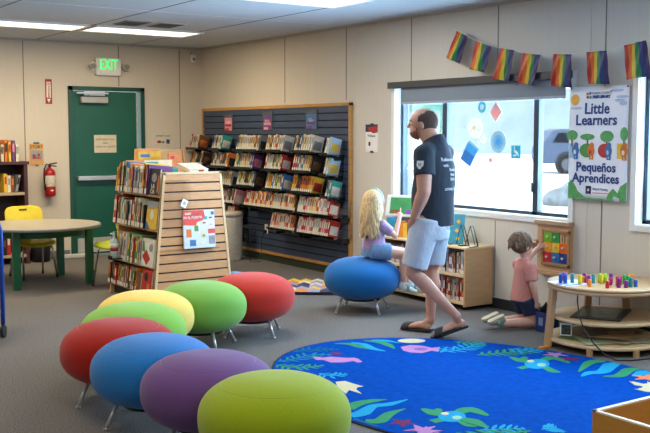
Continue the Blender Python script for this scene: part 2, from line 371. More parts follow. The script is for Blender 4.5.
# extinguisher arrow sign
RED = mat('sign_red', '#a22a2a', .5); RED2 = mat('extinguisher_red', '#a01418', .3, var=.03)
t = thing('fire_extinguisher_sign', 'narrow red and white upright sign on the wall left of the door', 'sign', (3.88, Y1, 1.855))
obj('plate', B().box(-.04, .04, -.004, -.0005, 0, .294), RED, t)
obj('white_panel', B().box(-.026, .026, -.006, -.003, .075, .262), PAPER, t)
obj('arrow', B().prism([(-.022, .06), (.022, .06), (0, .015)], lambda u, v, q: (u, q, v), -.0065, -.003), PAPER, t)
text('lettering', 'FIRE', .045, (0, -.0068, .235), WY, RED, t, sx=.6)
text('lettering', 'EXTINGUISHER', .028, (0, -.0068, .145), ((0, 0, -1), (1, 0, 0)), RED, t, bold=.001, sx=.72)
# story poster
t = thing('story_poster', 'small orange and blue poster headed STORY on the wall above the extinguisher', 'poster', (3.716, Y1, 1.129))
obj('sheet', B().box(-.083, .083, -.004, -.0005, 0, .255), mat('poster_cream', '#d8a465', .8), t)
obj('picture', B().box(-.07, .07, -.0055, -.003, .06, .175), mat('poster_blue', '#8ea2b0', .8), t)
obj('figures', B().cyl((-.03, -.0065, .11), (-.03, -.005, .11), .022, n=12).cyl((.025, -.0065, .12), (.025, -.005, .12), .02, n=12).box(-.05, .05, -.0065, -.005, .075, .095), mat('poster_red', '#b04a34', .8), t)
text('lettering', 'STORY', .05, (0, -.0055, .215), WY, mat('ink_green', '#33564d', .8), t, bold=.001)
obj('clip', B().box(-.035, .035, -.008, -.0005, .252, .272).box(-.018, .022, -.008, -.0005, -.012, .005), mat('clip_teal', '#35606a', .5), t)
# fire extinguisher
t = thing('fire_extinguisher', 'red fire extinguisher hanging on the wall between shelf and green door', 'fire extinguisher', (3.845, Y1 - .075, .755))
obj('tank', B().lathe([(.05, 0), (.063, .012), (.065, .03), (.065, .27), (.055, .31), (.025, .335), (.02, .35)]), RED2, t)
obj('label_band', B().lathe([(.0655, .12), (.0658, .121), (.0658, .25), (.0655, .251)]), mat('ext_label', '#cfc7bd', .6, var=.2, scale=60), t)
obj('emblem', B().prism([(-.022, 0), (0, .012), (.022, 0), (0, -.012)], lambda u, v, q: (u, q, v + .075), -.069, -.055), PAPER, t)
obj('valve', B().cyl((0, 0, .35), (0, 0, .385), .018).cap((0, 0, .385), (.075, -.03, .40), .008).cap((0, 0, .37), (.07, -.03, .36), .007), mat('ext_black', '#2a2322', .4), t)
obj('hose', B().tube([(-.01, -.01, .375), (-.045, -.02, .385), (-.075, -.03, .33), (-.08, -.035, .25), (-.078, -.035, .17), (-.07, -.03, .13)], .0085).cap((-.07, -.03, .14), (-.07, -.03, .09), .013), BLACK, t)
obj('bracket', B().box(-.02, .02, .06, .0745, .1, .36), STEEL, t)
# note right of the door
t = thing('wall_note', 'white notice with red and blue marks on the wall right of the door', 'notice', (5.357, Y1, 1.298))
obj('sheet', B().box(-.124, .124, -.004, -.0005, 0, .212), mat('note_paper', '#cfc9bb', .8), t)
obj('picture', B().ell((-.055, -.005, .10), (.03, .002, .018)), mat('note_red', '#9c2b2b', .8), t)
obj('picture', B().box(.045, .09, -.006, -.003, .075, .13), mat('note_blue', '#273a6e', .8), t)
obj('picture', B().ell((0, -.005, .095), (.022, .002, .014)), mat('note_green', '#5f8a4a', .8), t)
text('lettering', 'LIBRARY CARD', .03, (0, -.0045, .175), WY, mat('ink', '#3a3833', .8), t)
# sensor near the corner
t = thing('motion_sensor', 'small white sensor box high on the wall in the room corner', 'sensor', (5.78, Y1, 2.42))
obj('housing', B().box(-.035, .035, -.06, -.0005, 0, .10), WHITE, t, bevel=.012)
obj('bracket', B().box(-.02, .02, -.05, -.0005, .10, .14), STEEL, t)
obj('lens', B().ell((0, -.058, .04), (.022, .012, .022)), mat('sensor_lens', '#8d9094', .2), t)
# power strip by the door
tag(obj('door_stop_strip', B().box(3.98, 4.35, Y1 - .12, Y1 - .06, 0.0, .045), mat('strip_white', '#c9ccca', .5), bevel=.008), 'white floor strip lying before the green door', 'floor strip')

ORD = ['first', 'second', 'third', 'fourth', 'fifth', 'sixth', 'seventh', 'eighth', 'ninth', 'tenth', 'eleventh', 'twelfth', 'thirteenth', 'fourteenth', 'fifteenth', 'sixteenth', 'seventeenth', 'eighteenth', 'nineteenth', 'twentieth']
def nth(k):
    return ORD[k] if k < 20 else (['twenty', 'thirty', 'forty', 'fifty'][(k + 1) // 10 - 2] + ('-' + ORD[(k + 1) % 10 - 1] if (k + 1) % 10 else 'th').replace('yth', 'ieth'))
# ---- books
def bookmesh(name, cover, pages, label=None, motif=None, side='x'):
    """unit book: thickness along Y 0..1, depth along X 0..1 (spine at X=0), height Z 0..1"""
    b = B(); b.box(0, 1, 0, .1, 0, 1, 0).box(0, 1, .9, 1, 0, 1, 0).box(0, .035, 0, 1, 0, 1, 0).box(.03, .97, .08, .92, .012, .985, 1)
    mats = [cover, pages]
    if label:
        b.box(-.006, 0, .04, .96, .02, .20, 2); mats.append(label)
        if name == 'book': b.box(-.009, -.005, .25, .75, .20, .25, 3); mats.append(COVER['red'])
    if motif:
        k = len(mats); mats.append(motif); b.box(.12, .88, -.03, 0, .14, .66, k); b.box(-.006, 0, .2, .8, .45, .85, k)
    me = b.mesh(name, mats); fixn(me); return me
PAGE = mat('pages', '#e8e0cd', .9, 0, .06, 90)
PAL = dict(white='#dcd8cc', red='#b5302a', yellow='#e0b83a', green='#4f8f45', blue='#3c6fa8', black='#22232a', orange='#d9762c', cream='#d9cba6',
           teal='#2f9b94', pink='#d98aa0', purple='#6b3f7c', brown='#6d4b33', grey='#8d9196', skyblue='#9cc4dd')
COVER = {k: mat('cover_' + k, v, .5, var=.15, scale=18) for k, v in PAL.items()}
BM = {}
def bm_for(col, kind):
    if (col, kind) not in BM:
        mot = {'white': 'grey', 'red': 'white', 'yellow': 'red', 'green': 'yellow', 'blue': 'white', 'black': 'brown', 'orange': 'black', 'cream': 'brown', 'teal': 'white',
               'pink': 'white', 'purple': 'pink', 'brown': 'orange', 'grey': 'black', 'skyblue': 'yellow'}[col]
        BM[(col, kind)] = bookmesh(kind, COVER[col], PAGE, {'dvd': COVER['white'], 'book': COVER['white'], 'plain': None}[kind], COVER[mot])
    return BM[(col, kind)]
def book(name, col, kind, p, th, dp, h, rz=0.0, lean=0.0, roll=0.0, label='', cat='book', group=None, parent=None):
    """p: lower spine corner; lean: tilt about the book's Y (back), roll: about its depth axis"""
    o = bpy.data.objects.new(name, bm_for(col, kind)); COL.objects.link(o)
    o.matrix_world = Matrix.Translation(p) @ Matrix.Rotation(rz, 4, 'Z') @ Matrix.Rotation(lean, 4, 'Y') @ Matrix.Rotation(roll, 4, 'X') @ Matrix.Diagonal((dp, th, h, 1))
    return tag(o, label, cat, group)

# ================================================================== SLATWALL WITH MEDIA SHELVES
SY0, SY1 = 8.085, 11.335
t = thing('slatwall', 'large dark blue grey slatwall panel with oak trim on the right wall', 'slatwall', (X1, 0, 0))
b = B().box(-.012, -.001, SY0, SY1, .085, 1.82, 1)
zz = .12
while zz < 1.78: b.box(-.024, -.012, SY0, SY1, zz, min(zz + .064, 1.80), 0); zz += .0765
obj('slat_panel', b, [SLAT, SLATD], t)
obj('trim_frame', B().box(-.034, -.001, SY0 - .03, SY0 + .012, .085, 1.825).box(-.034, -.001, SY1 - .012, SY1 + .015, .085, 1.825).box(-.034, -.001, SY0 - .03, SY1 + .015, 1.79, 1.825).box(-.034, -.001, SY0 - .03, SY1 + .015, .085, .12), OAK, t, bevel=.003)
# three sign holders on top
for i, (y0, y1, z0, cc, c2) in enumerate([(10.53, 10.75, 1.53, 'pink', 'red'), (9.59, 9.81, 1.54, 'purple', 'pink'), (8.67, 8.90, 1.545, 'blue', 'purple')]):
    t = thing('sign_holder', ['faded pink sign in a clear holder at the far end of the slatwall top', 'purple and pink sign in a clear holder at the middle of the slatwall top', 'blue and purple sign in a clear holder at the near end of the slatwall top'][i], 'sign', (X1 - .03, (y0 + y1) / 2, z0), group='signs along the slatwall top')
    hy = (y1 - y0) / 2
    obj('holder', B().box(-.004, -.0005, -hy, hy, 0, .215), mat('holder_smoke', '#565d66', .2), t)
    obj('card', B().box(-.006, -.003, -hy + .02, hy - .02, .01, .17), COVER[cc], t)
    obj('card_band', B().box(-.0075, -.005, -hy + .03, hy - .03, .06, .09).box(-.0075, -.005, -.02, hy - .03, .01, .04), COVER[c2], t)
    text('lettering', ['DVD', 'DVD', 'CDs'][i], .05, (-.0078, 0, .105), WX, COVER['white'], t)
TRAY = mat('tray_black', '#15171b', .3)
SPINES = ['white', 'cream', 'white', 'grey', 'green', 'red', 'white', 'black', 'yellow', 'cream', 'brown', 'blue', 'white', 'cream']
lastc = {}
# (y_far, y_near of spines, base z, end cover colour, palette)
ROWS = [
 ('top', 'first', 11.36, 11.10, 1.315, 'brown', None), ('top', 'second', 10.74, 10.50, 1.315, 'teal', None),
 ('top', 'third', 10.13, 9.60, 1.31, 'grey', None), ('top', 'fourth', 9.45, 9.08, 1.315, 'white', None),
 ('top', 'fifth', 8.86, 8.50, 1.315, 'white', None), ('top', 'last', 8.28, 8.18, 1.295, 'skyblue', None),
 ('second', 'first', 11.36, 11.0, 1.10, 'black', None), ('second', 'second', 10.78, 10.34, 1.10, 'orange', None),
 ('second', 'third', 10.18, 9.74, 1.10, 'purple', None), ('second', 'fourth', 9.48, 9.12, 1.10, 'red', None),
 ('second', 'fifth', 8.90, 8.52, 1.10, 'black', None), ('second', 'last', 8.30, 8.20, 1.08, 'skyblue', None),
 ('third', 'second', 10.68, 10.25, .875, 'grey', None), ('third', 'third', 10.13, 9.70, .89, 'black', None),
 ('third', 'fourth', 9.46, 9.10, .88, 'blue', None), ('third', 'fifth', 8.91, 8.50, .875, 'yellow', ['yellow', 'orange', 'yellow', 'grey', 'black', 'yellow', 'orange']),
 ('third', 'last', 8.27, 8.17, .85, 'teal', None),
 ('fourth', 'far', 10.66, 10.18, .66, 'pink', None),
 ('fourth', 'middle', 9.95, 8.83, .66, 'black', ['cream', 'red', 'yellow', 'white', 'pink', 'orange', 'white', 'red', 'cream', 'pink']),
 ('fourth', 'near', 8.79, 8.20, .655, 'red', ['white', 'red', 'cream', 'pink', 'yellow', 'white', 'white']),
 ('bottom', 'far', 10.64, 10.2, .47, 'brown', ['red', 'black', 'white', 'pink']),
 ('bottom', 'middle', 9.36, 8.84, .44, 'black', ['cream', 'pink', 'orange', 'white', 'red', 'cream', 'pink']),
 ('bottom', 'near', 8.80, 8.20, .435, 'red', ['pink', 'white', 'red', 'cream', 'pink', 'white']),
]
LEAN = math.radians(14)
for row, sec, ya, yb, z, endc, pal in ROWS:
    low = row in ('fourth', 'bottom')
    nm = f'{sec} clear shelf, {row} row of the slatwall'; nm2 = f'{sec} clear shelf, {row} slatwall row'
    n = max(2, int(abs(ya - yb) / (.040 if not low else .036))); step = (ya - yb) / n
    # tray
    tr = thing('media_tray', f'black and clear angled tray, {sec} section of the {row} row on the slatwall', 'shelf tray', (X1 - .024, 0, z - .012), group='trays on the slatwall')
    y0, y1 = (yb - .16 if low and sec == 'near' else yb - .02), ya + .012
    obj('tray_floor', B().box(-.24, -.001, y0, y1, -.006, 0.0).box(-.24, -.236, y0, y1, 0, .025), TRAY if not low else CLEAR, tr)
    obj('tray_end', B().prism([(-.24, -.006), (-.24, .05), (-.02, .16), (-.001, .16), (-.001, -.006)], lambda u, v, q: (u, q, v), y0, y0 + .004), CLEAR, tr)
    for yk in (y0 + .03, y1 - .04): obj('bracket', B().box(-.12, -.001, yk, yk + .01, -.06, -.006), TRAY, tr)
    for k in range(n):
        last = k == n - 1
        col = endc if last else random.choice(pal or SPINES)
        h = .178 if last else random.uniform(.168, .186)
        th = min(step * .86, .030)
        y = ya - (k + 1) * step
        what = 'facing cover' if last else 'slim case'
        book('media_case', col, 'dvd', (X1 - .225, y, z + .002), th, .135, h, lean=LEAN, roll=0,
             label=f'{col} {what}, {nth(k)} from the left on the {nm2}', cat='media case', group=f'cases on the {nm}')
# outlet box with cord at the slatwall foot
t = thing('wall_outlet', 'white outlet with a black cord low on the slatwall', 'outlet', (X1 - .024, 9.75, .38))
obj('plate', B().box(-.006, -.0005, -.035, .035, -.055, .055), WHITE, t, bevel=.003)
obj('plug', B().box(-.04, -.004, -.02, .02, -.05, -.01), BLACK, t, bevel=.006)
obj('cord', B().tube([(-.04, 0, -.04), (-.05, .03, -.12), (-.05, .04, -.25), (-.06, 0, -.35), (-.12, -.06, -.372), (-.2, .05, -.374), (-.14, .16, -.374), (-.06, .1, -.374)], .004), BLACK, t)
t = thing('brochure_rack', 'empty clear wire rack low on the slatwall beside the steel bin', 'rack', (X1 - .024, 10.12, .2))
obj('rack', B().box(-.10, -.001, -.12, .12, 0, .004).box(-.10, -.097, -.12, .12, 0, .16).box(-.10, -.001, -.12, -.117, 0, .2), CLEAR, t)
# flyer on the wall right of the slatwall
t = thing('wall_flyer', 'white flyer with navy and red top on the wall between slatwall and window', 'flyer', (X1, 7.74, 1.321))
obj('sheet', B().box(-.004, -.0005, -.10, .10, 0, .275), PAPER, t)
obj('heading', B().box(-.0055, -.003, -.10, .10, .20, .275, 0), mat('flyer_navy', '#2b3350', .7), t)
obj('heading_band', B().prism([(-.10, .195), (-.03, .185), (.05, .215), (.05, .245), (-.10, .26)], lambda u, v, q: (q, u, v), -.0068, -.005), mat('flyer_red', '#b03030', .7), t)
text('lettering', 'Wellness', .035, (-.005, 0, .16), WX, mat('ink_green', '#33564d', .8), t)
obj('picture', B().box(-.0055, -.003, .02, .05, .06, .1), BLACK, t)
obj('clip', B().box(-.008, -.0005, -.03, .02, -.01, .01).box(-.008, -.0005, -.03, .02, .268, .285), BLACK, t)

# steel bin
t = thing('waste_bin', 'tall brushed steel waste bin beside the book display', 'waste bin', (5.60, 10.08, 0))
obj('body', B().lathe([(.125, 0), (.13, .01), (.14, .50), (.14, .52)], n=40), mat('bin_steel', '#cfc9bd', .4, .1), t)
obj('lid', B().lathe([(.145, .52), (.145, .56), (.135, .575), (.05, .585)], n=40), mat('bin_lid', '#b9b3a8', .35, .1), t)

# ================================================================== LEFT SIDE: shelf, chairs, table
PURP = mat('shelf_plum', '#4a2c36', .5, var=.12, scale=10)
t = thing('bookshelf', 'dark plum bookshelf against the back wall at the left edge', 'bookshelf', (2.9, 11.40, 0))
obj('side_panel', B().box(.57, .61, -.29, -.0, 0, 1.15), PURP, t); obj('side_panel', B().box(-.61, -.57, -.29, 0, 0, 1.15), PURP, t)
obj('top_panel', B().box(-.62, .63, -.30, 0, 1.15, 1.185), PURP, t, bevel=.003)
obj('back_panel', B().box(-.57, .57, -.015, 0, .0, 1.15), mat('shelf_dark', '#2c1c24', .6), t)
for z in (.08, .42, .80): obj('shelf', B().box(-.57, .57, -.29, -.016, z, z + .03), mat('shelf_cream', '#b9a98c', .6), t)
cols = list(PAL)
def rowx(x0, x1, z, y, hs, n, where, pal=None, tilt=0, kind='plain', dp=.2):
    """books along X with spines facing -Y"""
    st = (x1 - x0) / n
    for k in range(n):
        c_ = (pal or cols)[(k * 5 + int(z * 7)) % len(pal or cols)]
        book('book', c_, kind, (x0 + (k + 1) * st, y, z), st * .9, dp, random.uniform(*hs), rz=math.pi / 2, roll=tilt if k == n - 1 else 0,
             label=f'{c_} book, {nth(k)} from the left, {where}', group=f'books {where}')
rowx(3.08, 3.42, 1.186, 11.12, (.19, .25), 8, 'standing on top of the plum bookshelf', ['brown', 'yellow', 'black', 'white', 'orange', 'grey', 'purple', 'cream'])
rowx(3.02, 3.10, .832, 11.13, (.2, .25), 2, 'on the upper shelf of the plum bookshelf', ['grey', 'white'])
rowx(3.24, 3.40, .832, 11.13, (.17, .22), 4, 'leaning on the upper shelf of the plum bookshelf', ['grey', 'yellow', 'white', 'brown'], tilt=.2)
rowx(2.75, 3.1, .452, 11.13, (.2, .28), 8, 'on the middle shelf of the plum bookshelf', ['white', 'black', 'red', 'yellow', 'brown', 'cream'])
rowx(2.75, 3.3, .112, 11.13, (.2, .28), 12, 'on the lowest shelf of the plum bookshelf', ['white', 'red', 'black', 'cream', 'brown', 'orange'])
t = thing('waste_basket', 'dark waste basket on the floor between plum shelf and door', 'waste basket', (3.67, 11.20, 0))
obj('body', B().loft([(0, 0, 0, .10, .08), (0, 0, .33, .13, .10)], side=(1, 0, 0), n=24), mat('basket_dark', '#1c1f26', .6), t)
obj('rim', B().loft([(0, 0, .325, .134, .104), (0, 0, .34, .134, .104)], side=(1, 0, 0), n=24), BLACK, t)

# round table
TG = mat('table_green', '#0f5a3c', .35, var=.04)
t = thing('round_table', 'round grey topped table with green legs near the green door', 'table', (3.142, 9.635, 0))
obj('tabletop', B().lathe([(.60, .565), (.61, .57), (.61, .588), (.60, .594)], n=64), mat('table_top', '#a9a295', .35, var=.03), t)
obj('edge_band', B().lathe([(.611, .566), (.615, .568), (.615, .590), (.611, .592)], n=64), mat('table_edge', '#777c80', .5), t)
obj('apron', B().lathe([(.44, .49), (.45, .49), (.45, .566), (.44, .566)], n=48), TG, t)
for (x, y) in ((-.342, -.36), (.374, -.395), (.342, .36), (-.374, .395)):
    obj('leg', B().box(x - .035, x + .035, y - .035, y + .035, 0, .567), TG, t, bevel=.008)

def chair(loc, rz, shell, label, h=.38, SP=.18):
    t = thing('school_chair', label, 'chair', loc, rz, group='small chairs around the round table')
    b = B(); n = 9; vs = []; fs = []
    # seat shell: dished grid, front rolled down (front = -Y)
    for i in range(n):
        for j in range(n):
            u = -1 + 2 * i / (n - 1); v = -1 + 2 * j / (n - 1); r = 1 - .10 * (abs(u) ** 4) * (abs(v) ** 2)
            x = .20 * u * (1 - .08 * max(0, v)) * r; y = .19 * v * r; z = h - .012 + .018 * u * u + .01 * v * v - (.035 * max(0, -v - .6) / .4 if v < -.6 else 0) + .0
            vs.append((x, y, z))
    k = len(vs); vs += [(x, y, z - .011) for x, y, z in vs]
    for i in range(n - 1):
        for j in range(n - 1):
            a_ = i * n + j; fs += [(a_, a_ + n, a_ + n + 1, a_ + 1), (k + a_, k + a_ + 1, k + a_ + n + 1, k + a_ + n)]
    for i in range(n - 1):
        for (p, q) in ((i * n, (i + 1) * n), ((i + 1) * n + n - 1, i * n + n - 1), (i + 1, i), ((n - 1) * n + i, (n - 1) * n + i + 1)): fs.append((p, q, k + q, k + p))
    b.add(vs, fs, 0, True); obj('seat', b, shell, t)
    b = B()
    pr = []
    for a_ in range(0, 361, 15):
        c_, s_ = math.cos(math.radians(a_)), math.sin(math.radians(a_)); e = 2 / 4.5
        pr.append((.205 * abs(c_) ** e * (1 if c_ > 0 else -1), (h + .22) + .135 * abs(s_) ** e * (1 if s_ > 0 else -1)))
    pr = pr[:-1]
    hole = (-.045, .045, h + .275, h + .30)
    b.prism(pr, lambda u, v, q: (u, .185 + (v - h) * .22 + q + .0 - .5 * u * u, v), 0, .012)
    b.box(-.05, .05, .17, .20, h - .02, h + .12)
    bk = obj('backrest', b, shell, t)
    obj('hand_slot', B().cap((-.035, .185 + (.31) * .22 - .002, h + .315), (.035, .185 + .31 * .22 - .002, h + .315), .010), mat('slot_dark', '#5a3a10', .7), bk)
    for sx in (-1, 1):
        obj('leg', B().tube([(sx * .15, -.11, h - .03), (sx * .16, -.13, h - .08), (sx * SP, -.19, .012)], .0105, 10), CHROME, t)
        obj('leg', B().tube([(sx * .15, .10, h - .03), (sx * .16, .125, h - .08), (sx * SP, .19, .012)], .0105, 10), CHROME, t)
        obj('foot', B().cyl((sx * SP, -.19, 0), (sx * SP, -.19, .03), .014).cyl((sx * SP, .19, 0), (sx * SP, .19, .03), .014), BLACK, t)
    obj('frame', B().tube([(-.15, -.11, h - .028), (.15, -.11, h - .028)], .009).tube([(-.15, .1, h - .028), (.15, .1, h - .028)], .009).tube([(-.15, -.11, h - .028), (-.15, .1, h - .028)], .009).tube([(.15, -.11, h - .028), (.15, .1, h - .028)], .009), CHROME, t)
    return t
YEL = mat('chair_yellow', '#d8c416', .4, var=.03); LIM = mat('chair_lime', '#a9b81c', .4, var=.03)
chair((3.21, 10.05, 0), math.radians(4), YEL, 'small yellow chair with chrome legs tucked behind the round table')
chair((3.76, 9.06, 0), math.radians(-62), LIM, 'small lime chair with chrome legs between table and book display', h=.42)

# blue cart at left edge
CB = mat('cart_blue', '#1c4fb4', .35, .1, .03)
t = thing('book_cart', 'blue metal book cart mostly cut off by the left picture edge', 'cart', (1.483, 7.04, 0), math.radians(-34.6))
for y in (0, .42):
    obj('side_frame', B().tube([(.40, y, .10), (.40, y, .80), (.385, y, .84), (.34, y, .86), (-.34, y, .86), (-.385, y, .84), (-.40, y, .80), (-.40, y, .10)], .016, 12), CB, t)
for z in (.16, .50, .82): obj('shelf', B().box(-.38, .385, .01, .41, z, z + .02), CB, t)
for x in (-.4, .4):
    for y in (0, .42):
        obj('caster', B().cyl((x - .012, y, .045), (x + .012, y, .045), .045, n=20).cyl((x, y, .05), (x, y, .11), .012), BLACK, t)
rr = Matrix.Rotation(math.radians(-34.6), 4, 'Z')
for k, (c_, z) in enumerate([('red', .842), ('black', .842), ('orange', .842), ('red', .522), ('white', .522), ('red', .182), ('yellow', .182)]):
    p = Vector((1.483, 7.04, 0)) + rr @ Vector((.33 - (k % 3) * .06, .06, z))
    book('book', c_, 'plain', p, .045, .2, .20, rz=math.radians(-34.6 + 90), label=f'{c_} book, {nth(k % 3)} from the right on the {["top", "top", "top", "middle", "middle", "lowest", "lowest"][k]} shelf of the blue cart', group='books on the blue cart')

# ================================================================== CENTRAL BOOK DISPLAY
DY0 = 7.683; DYL = .97
t = thing('book_display', 'two sided maple book display with a slatted end panel', 'display stand', (0, 0, 0))
def trap(y, z0, z1, n=0):
    L = lambda z: 3.497 + .107 * z / 1.15; R = lambda z: 4.285 - .107 * z / 1.15
    return L, R
L = lambda z: 3.494 + .11 * z / 1.15
R = lambda z: 4.285 - .112 * z / 1.15
b = B()
b.prism([(L(.04), .04), (R(.04), .04), (R(1.155), 1.155), (L(1.155), 1.155)], lambda u, v, q: (u, DY0 + q, v), .008, .022, 1)
z = .06
while z < 1.14:
    z1 = min(z + .065, 1.158)
    b.prism([(L(z), z), (R(z), z), (R(z1), z1), (L(z1), z1)], lambda u, v, q: (u, DY0 + q, v), 0, .01, 0); z += .0785
obj('end_panel', b, [MAPLE, mat('slot_black', '#1a120d', .7)], t)
b = B()
for f_ in (L, R):
    sgn = 1 if f_ is L else -1
    b.prism([(f_(0), 0), (f_(0) + sgn * .022, 0), (f_(1.165) + sgn * .022, 1.165), (f_(1.165), 1.165)], lambda u, v, q: (u, DY0 + q, v), -.004, .03)
b.box(L(1.16), R(1.16), DY0 - .004, DY0 + .03, 1.148, 1.168)
obj('end_frame', b, BIRCH_E, t)
obj('core_panel', B().box(3.875, 3.905, DY0 + .03, DY0 + DYL, .05, 1.12), MAPLE, t)
b = B().prism([(L(0), 0), (R(0), 0), (R(1.25) - .07, 1.25), (L(1.25) + .07, 1.25)], lambda u, v, q: (u, DY0 + DYL + q, v), 0, .025)
obj('far_panel', b, MAPLE, t)

SHZ = [.10, .335, .665, .965]
for z in SHZ:
    obj('shelf', B().box(L(z) + .002, 3.875, DY0 + .03, DY0 + DYL, z - .018, z), MAPLE, t)
    obj('shelf', B().box(3.905, R(z) - .002, DY0 + .03, DY0 + DYL, z - .018, z), MAPLE, t)
obj('bottle_holder', B().box(3.40, 3.54, 8.375, 8.465, .347, .354).box(3.40, 3.405, 8.375, 8.465, .347, .38), BLACK, t)
obj('plinth', B().box(L(0) + .04, R(0) - .04, DY0 + .03, DY0 + DYL, 0, .08), BLACK, t)
obj('clear_holder', B().box(3.60, 3.86, DY0 - .012, DY0 - .009, .66, 1.10).box(3.60, 3.86, DY0 - .012, DY0 - .001, 1.09, 1.1), FILM, t)
obj('clear_ledge', B().box(3.53, 4.12, DY0 - .06, DY0 - .001, .483, .490).box(3.53, 4.12, DY0 - .062, DY0 - .057, .483, .505), FILM, t)
t2 = thing('display_rack', 'honey wood rack standing behind the book display, only its top corner in sight', 'rack', (4.42, 9.15, 0))
obj('side_panel', B().prism([(-.26, 0), (.26, 0), (.10, 1.34), (-.18, 1.34)], lambda u, v, q: (u, q, v), 0, .02), wood('honey', '#d9a45e'), t2, bevel=.003)
obj('edge_strip', B().prism([(.245, 0), (.275, 0), (.115, 1.345), (.085, 1.345)], lambda u, v, q: (u, q, v), -.012, .024), wood('honey_edge', '#c98a3c'), t2, bevel=.003)
obj('side_panel', B().prism([(-.26, 0), (.26, 0), (.10, 1.34), (-.18, 1.34)], lambda u, v, q: (u, q, v), .58, .60), wood('honey', '#d9a45e'), t2, bevel=.003)
for z in (.2, .55, .9, 1.2): obj('shelf', B().box(-.17, .10, .02, .58, z, z + .018), wood('honey', '#d9a45e'), t2)
# picture books: four rows with spines out
names = ['lowest shelf', 'second lowest shelf', 'third lowest shelf', 'top shelf']
rowpal = [['orange', 'brown', 'black', 'white', 'brown', 'red', 'brown', 'grey', 'green', 'cream'], ['grey', 'white', 'red', 'cream', 'green', 'white', 'yellow', 'green', 'white'],
          ['white', 'red', 'red', 'cream', 'grey', 'black', 'green', 'white', 'brown', 'teal', 'cream', 'black', 'black', 'grey'], ['yellow', 'yellow', 'orange', 'purple', 'white', 'green', 'grey', 'white', 'blue', 'white', 'cream']]
for r, z in enumerate(SHZ):
    y = DY0 + DYL + (.0 if r == 3 else .05); k = 0; yend = DY0 + (.30 if r != 0 else .35)
    y -= .02
    while y > yend:
        th = random.choice((.012, .018, .026, .034)) + (.006 if r == 0 else 0); y -= th + .004
        hh = random.uniform(.22, .285) if r == 3 else random.uniform(.20, .265)
        if r == 0: hh = random.uniform(.17, .215)
        c_ = rowpal[r][k % len(rowpal[r])]; k += 1
        out = .05 if y > DY0 + DYL - .02 else 0
        book('picture_book', c_, 'book', (L(z) - .015 - random.uniform(0, .02), y, z + .001), th, .24, hh, lean=math.radians(6),
             label=f'{c_} picture book, {nth(k - 1)} from the left on the {names[r]} of the display', group=f'picture books on the {names[r]} of the display')
def cover(name, label, x0, ya, yb, z0, z1, col, shapes, words=None, tilt=8):
    """book shown face out on the -X side of the display"""
    t = thing(name, label, 'book', (x0, (ya + yb) / 2, z0)); hy = abs(ya - yb) / 2; h = z1 - z0
    t.rotation_euler = (0, math.radians(tilt), 0)
    obj('cover', B().box(0, .004, -hy, hy, 0, h).box(.018, .022, -hy, hy, 0, h), COVER[col], t)
    obj('pages', B().box(.004, .018, -hy + .004, hy - .004, .004, h - .004), PAGE, t)
    for c_, pts in shapes: obj('artwork', B().prism([(hy - u * 2 * hy, v * h) for u, v in pts], lambda u, v, q: (q, u, v), -.0012, .001), COVER[c_], t)
    for wd, sz, u, v in (words or []): text('lettering', wd, sz, (-.0016, hy - u * 2 * hy, v * h), WX, COVER['white'], t)
    return t
C = lambda cx, cy, r, n=10, e=1: [(cx + r * math.cos(2 * math.pi * k / n), cy + e * r * math.sin(2 * math.pi * k / n)) for k in range(n)]
cover('picture_book', 'dark grey picture book face out with white title letters on the top shelf', L(.965) - .01, DY0 + .27, DY0 + .06, .967, 1.20, 'black', [('grey', C(.5, .65, .25, e=.7)), ('orange', [(.85, .1), (1, .1), (1, .8), (.9, .7)])], [('LA', .06, .45, .32), ('OA', .06, .45, .12)])
cover('picture_book', 'yellow and grey picture book face out near the end panel, third shelf', L(.665) - .01, DY0 + .27, DY0 + .05, .667, .91, 'yellow', [('grey', [(0, .72), (1, .78), (1, 1), (0, 1)]), ('white', C(.5, .5, .18)), ('blue', [(0, 0), (.4, 0), (.2, .2), (0, .3)])])
cover('picture_book', 'green picture book with an orange curve face out on the second shelf', L(.335) - .02, DY0 + .62, DY0 + .34, .337, .60, 'green', [('orange', [(0, .75), (.3, .72), (.7, .5), (1, .1), (1, .22), (.75, .6), (.3, .82), (0, .86)]), ('brown', C(.3, .25, .12)), ('red', C(.7, .85, .08))])
cover('picture_book', 'white picture book with red and green shapes face out, second shelf', L(.335) - .02, DY0 + .30, DY0 + .04, .337, .58, 'white', [('red', [(.1, .35), (.5, .05), (.75, .3), (.4, .6)]), ('green', [(0, .55), (.3, .5), (.15, .9), (0, .9)]), ('grey', C(.75, .7, .15))])
cover('picture_book', 'brown speckled picture book face out on the lowest shelf', L(.1) - .02, DY0 + .60, DY0 + .28, .102, .27, 'brown', [('cream', C(.3, .5, .12)), ('black', C(.6, .6, .1)), ('orange', C(.75, .3, .1)), ('green', C(.15, .8, .08))])
cover('picture_book', 'red picture book face out on the lowest shelf beside the panel', L(.1) - .02, DY0 + .24, DY0 + .05, .102, .31, 'red', [('black', C(.4, .7, .2)), ('orange', C(.7, .3, .15))])
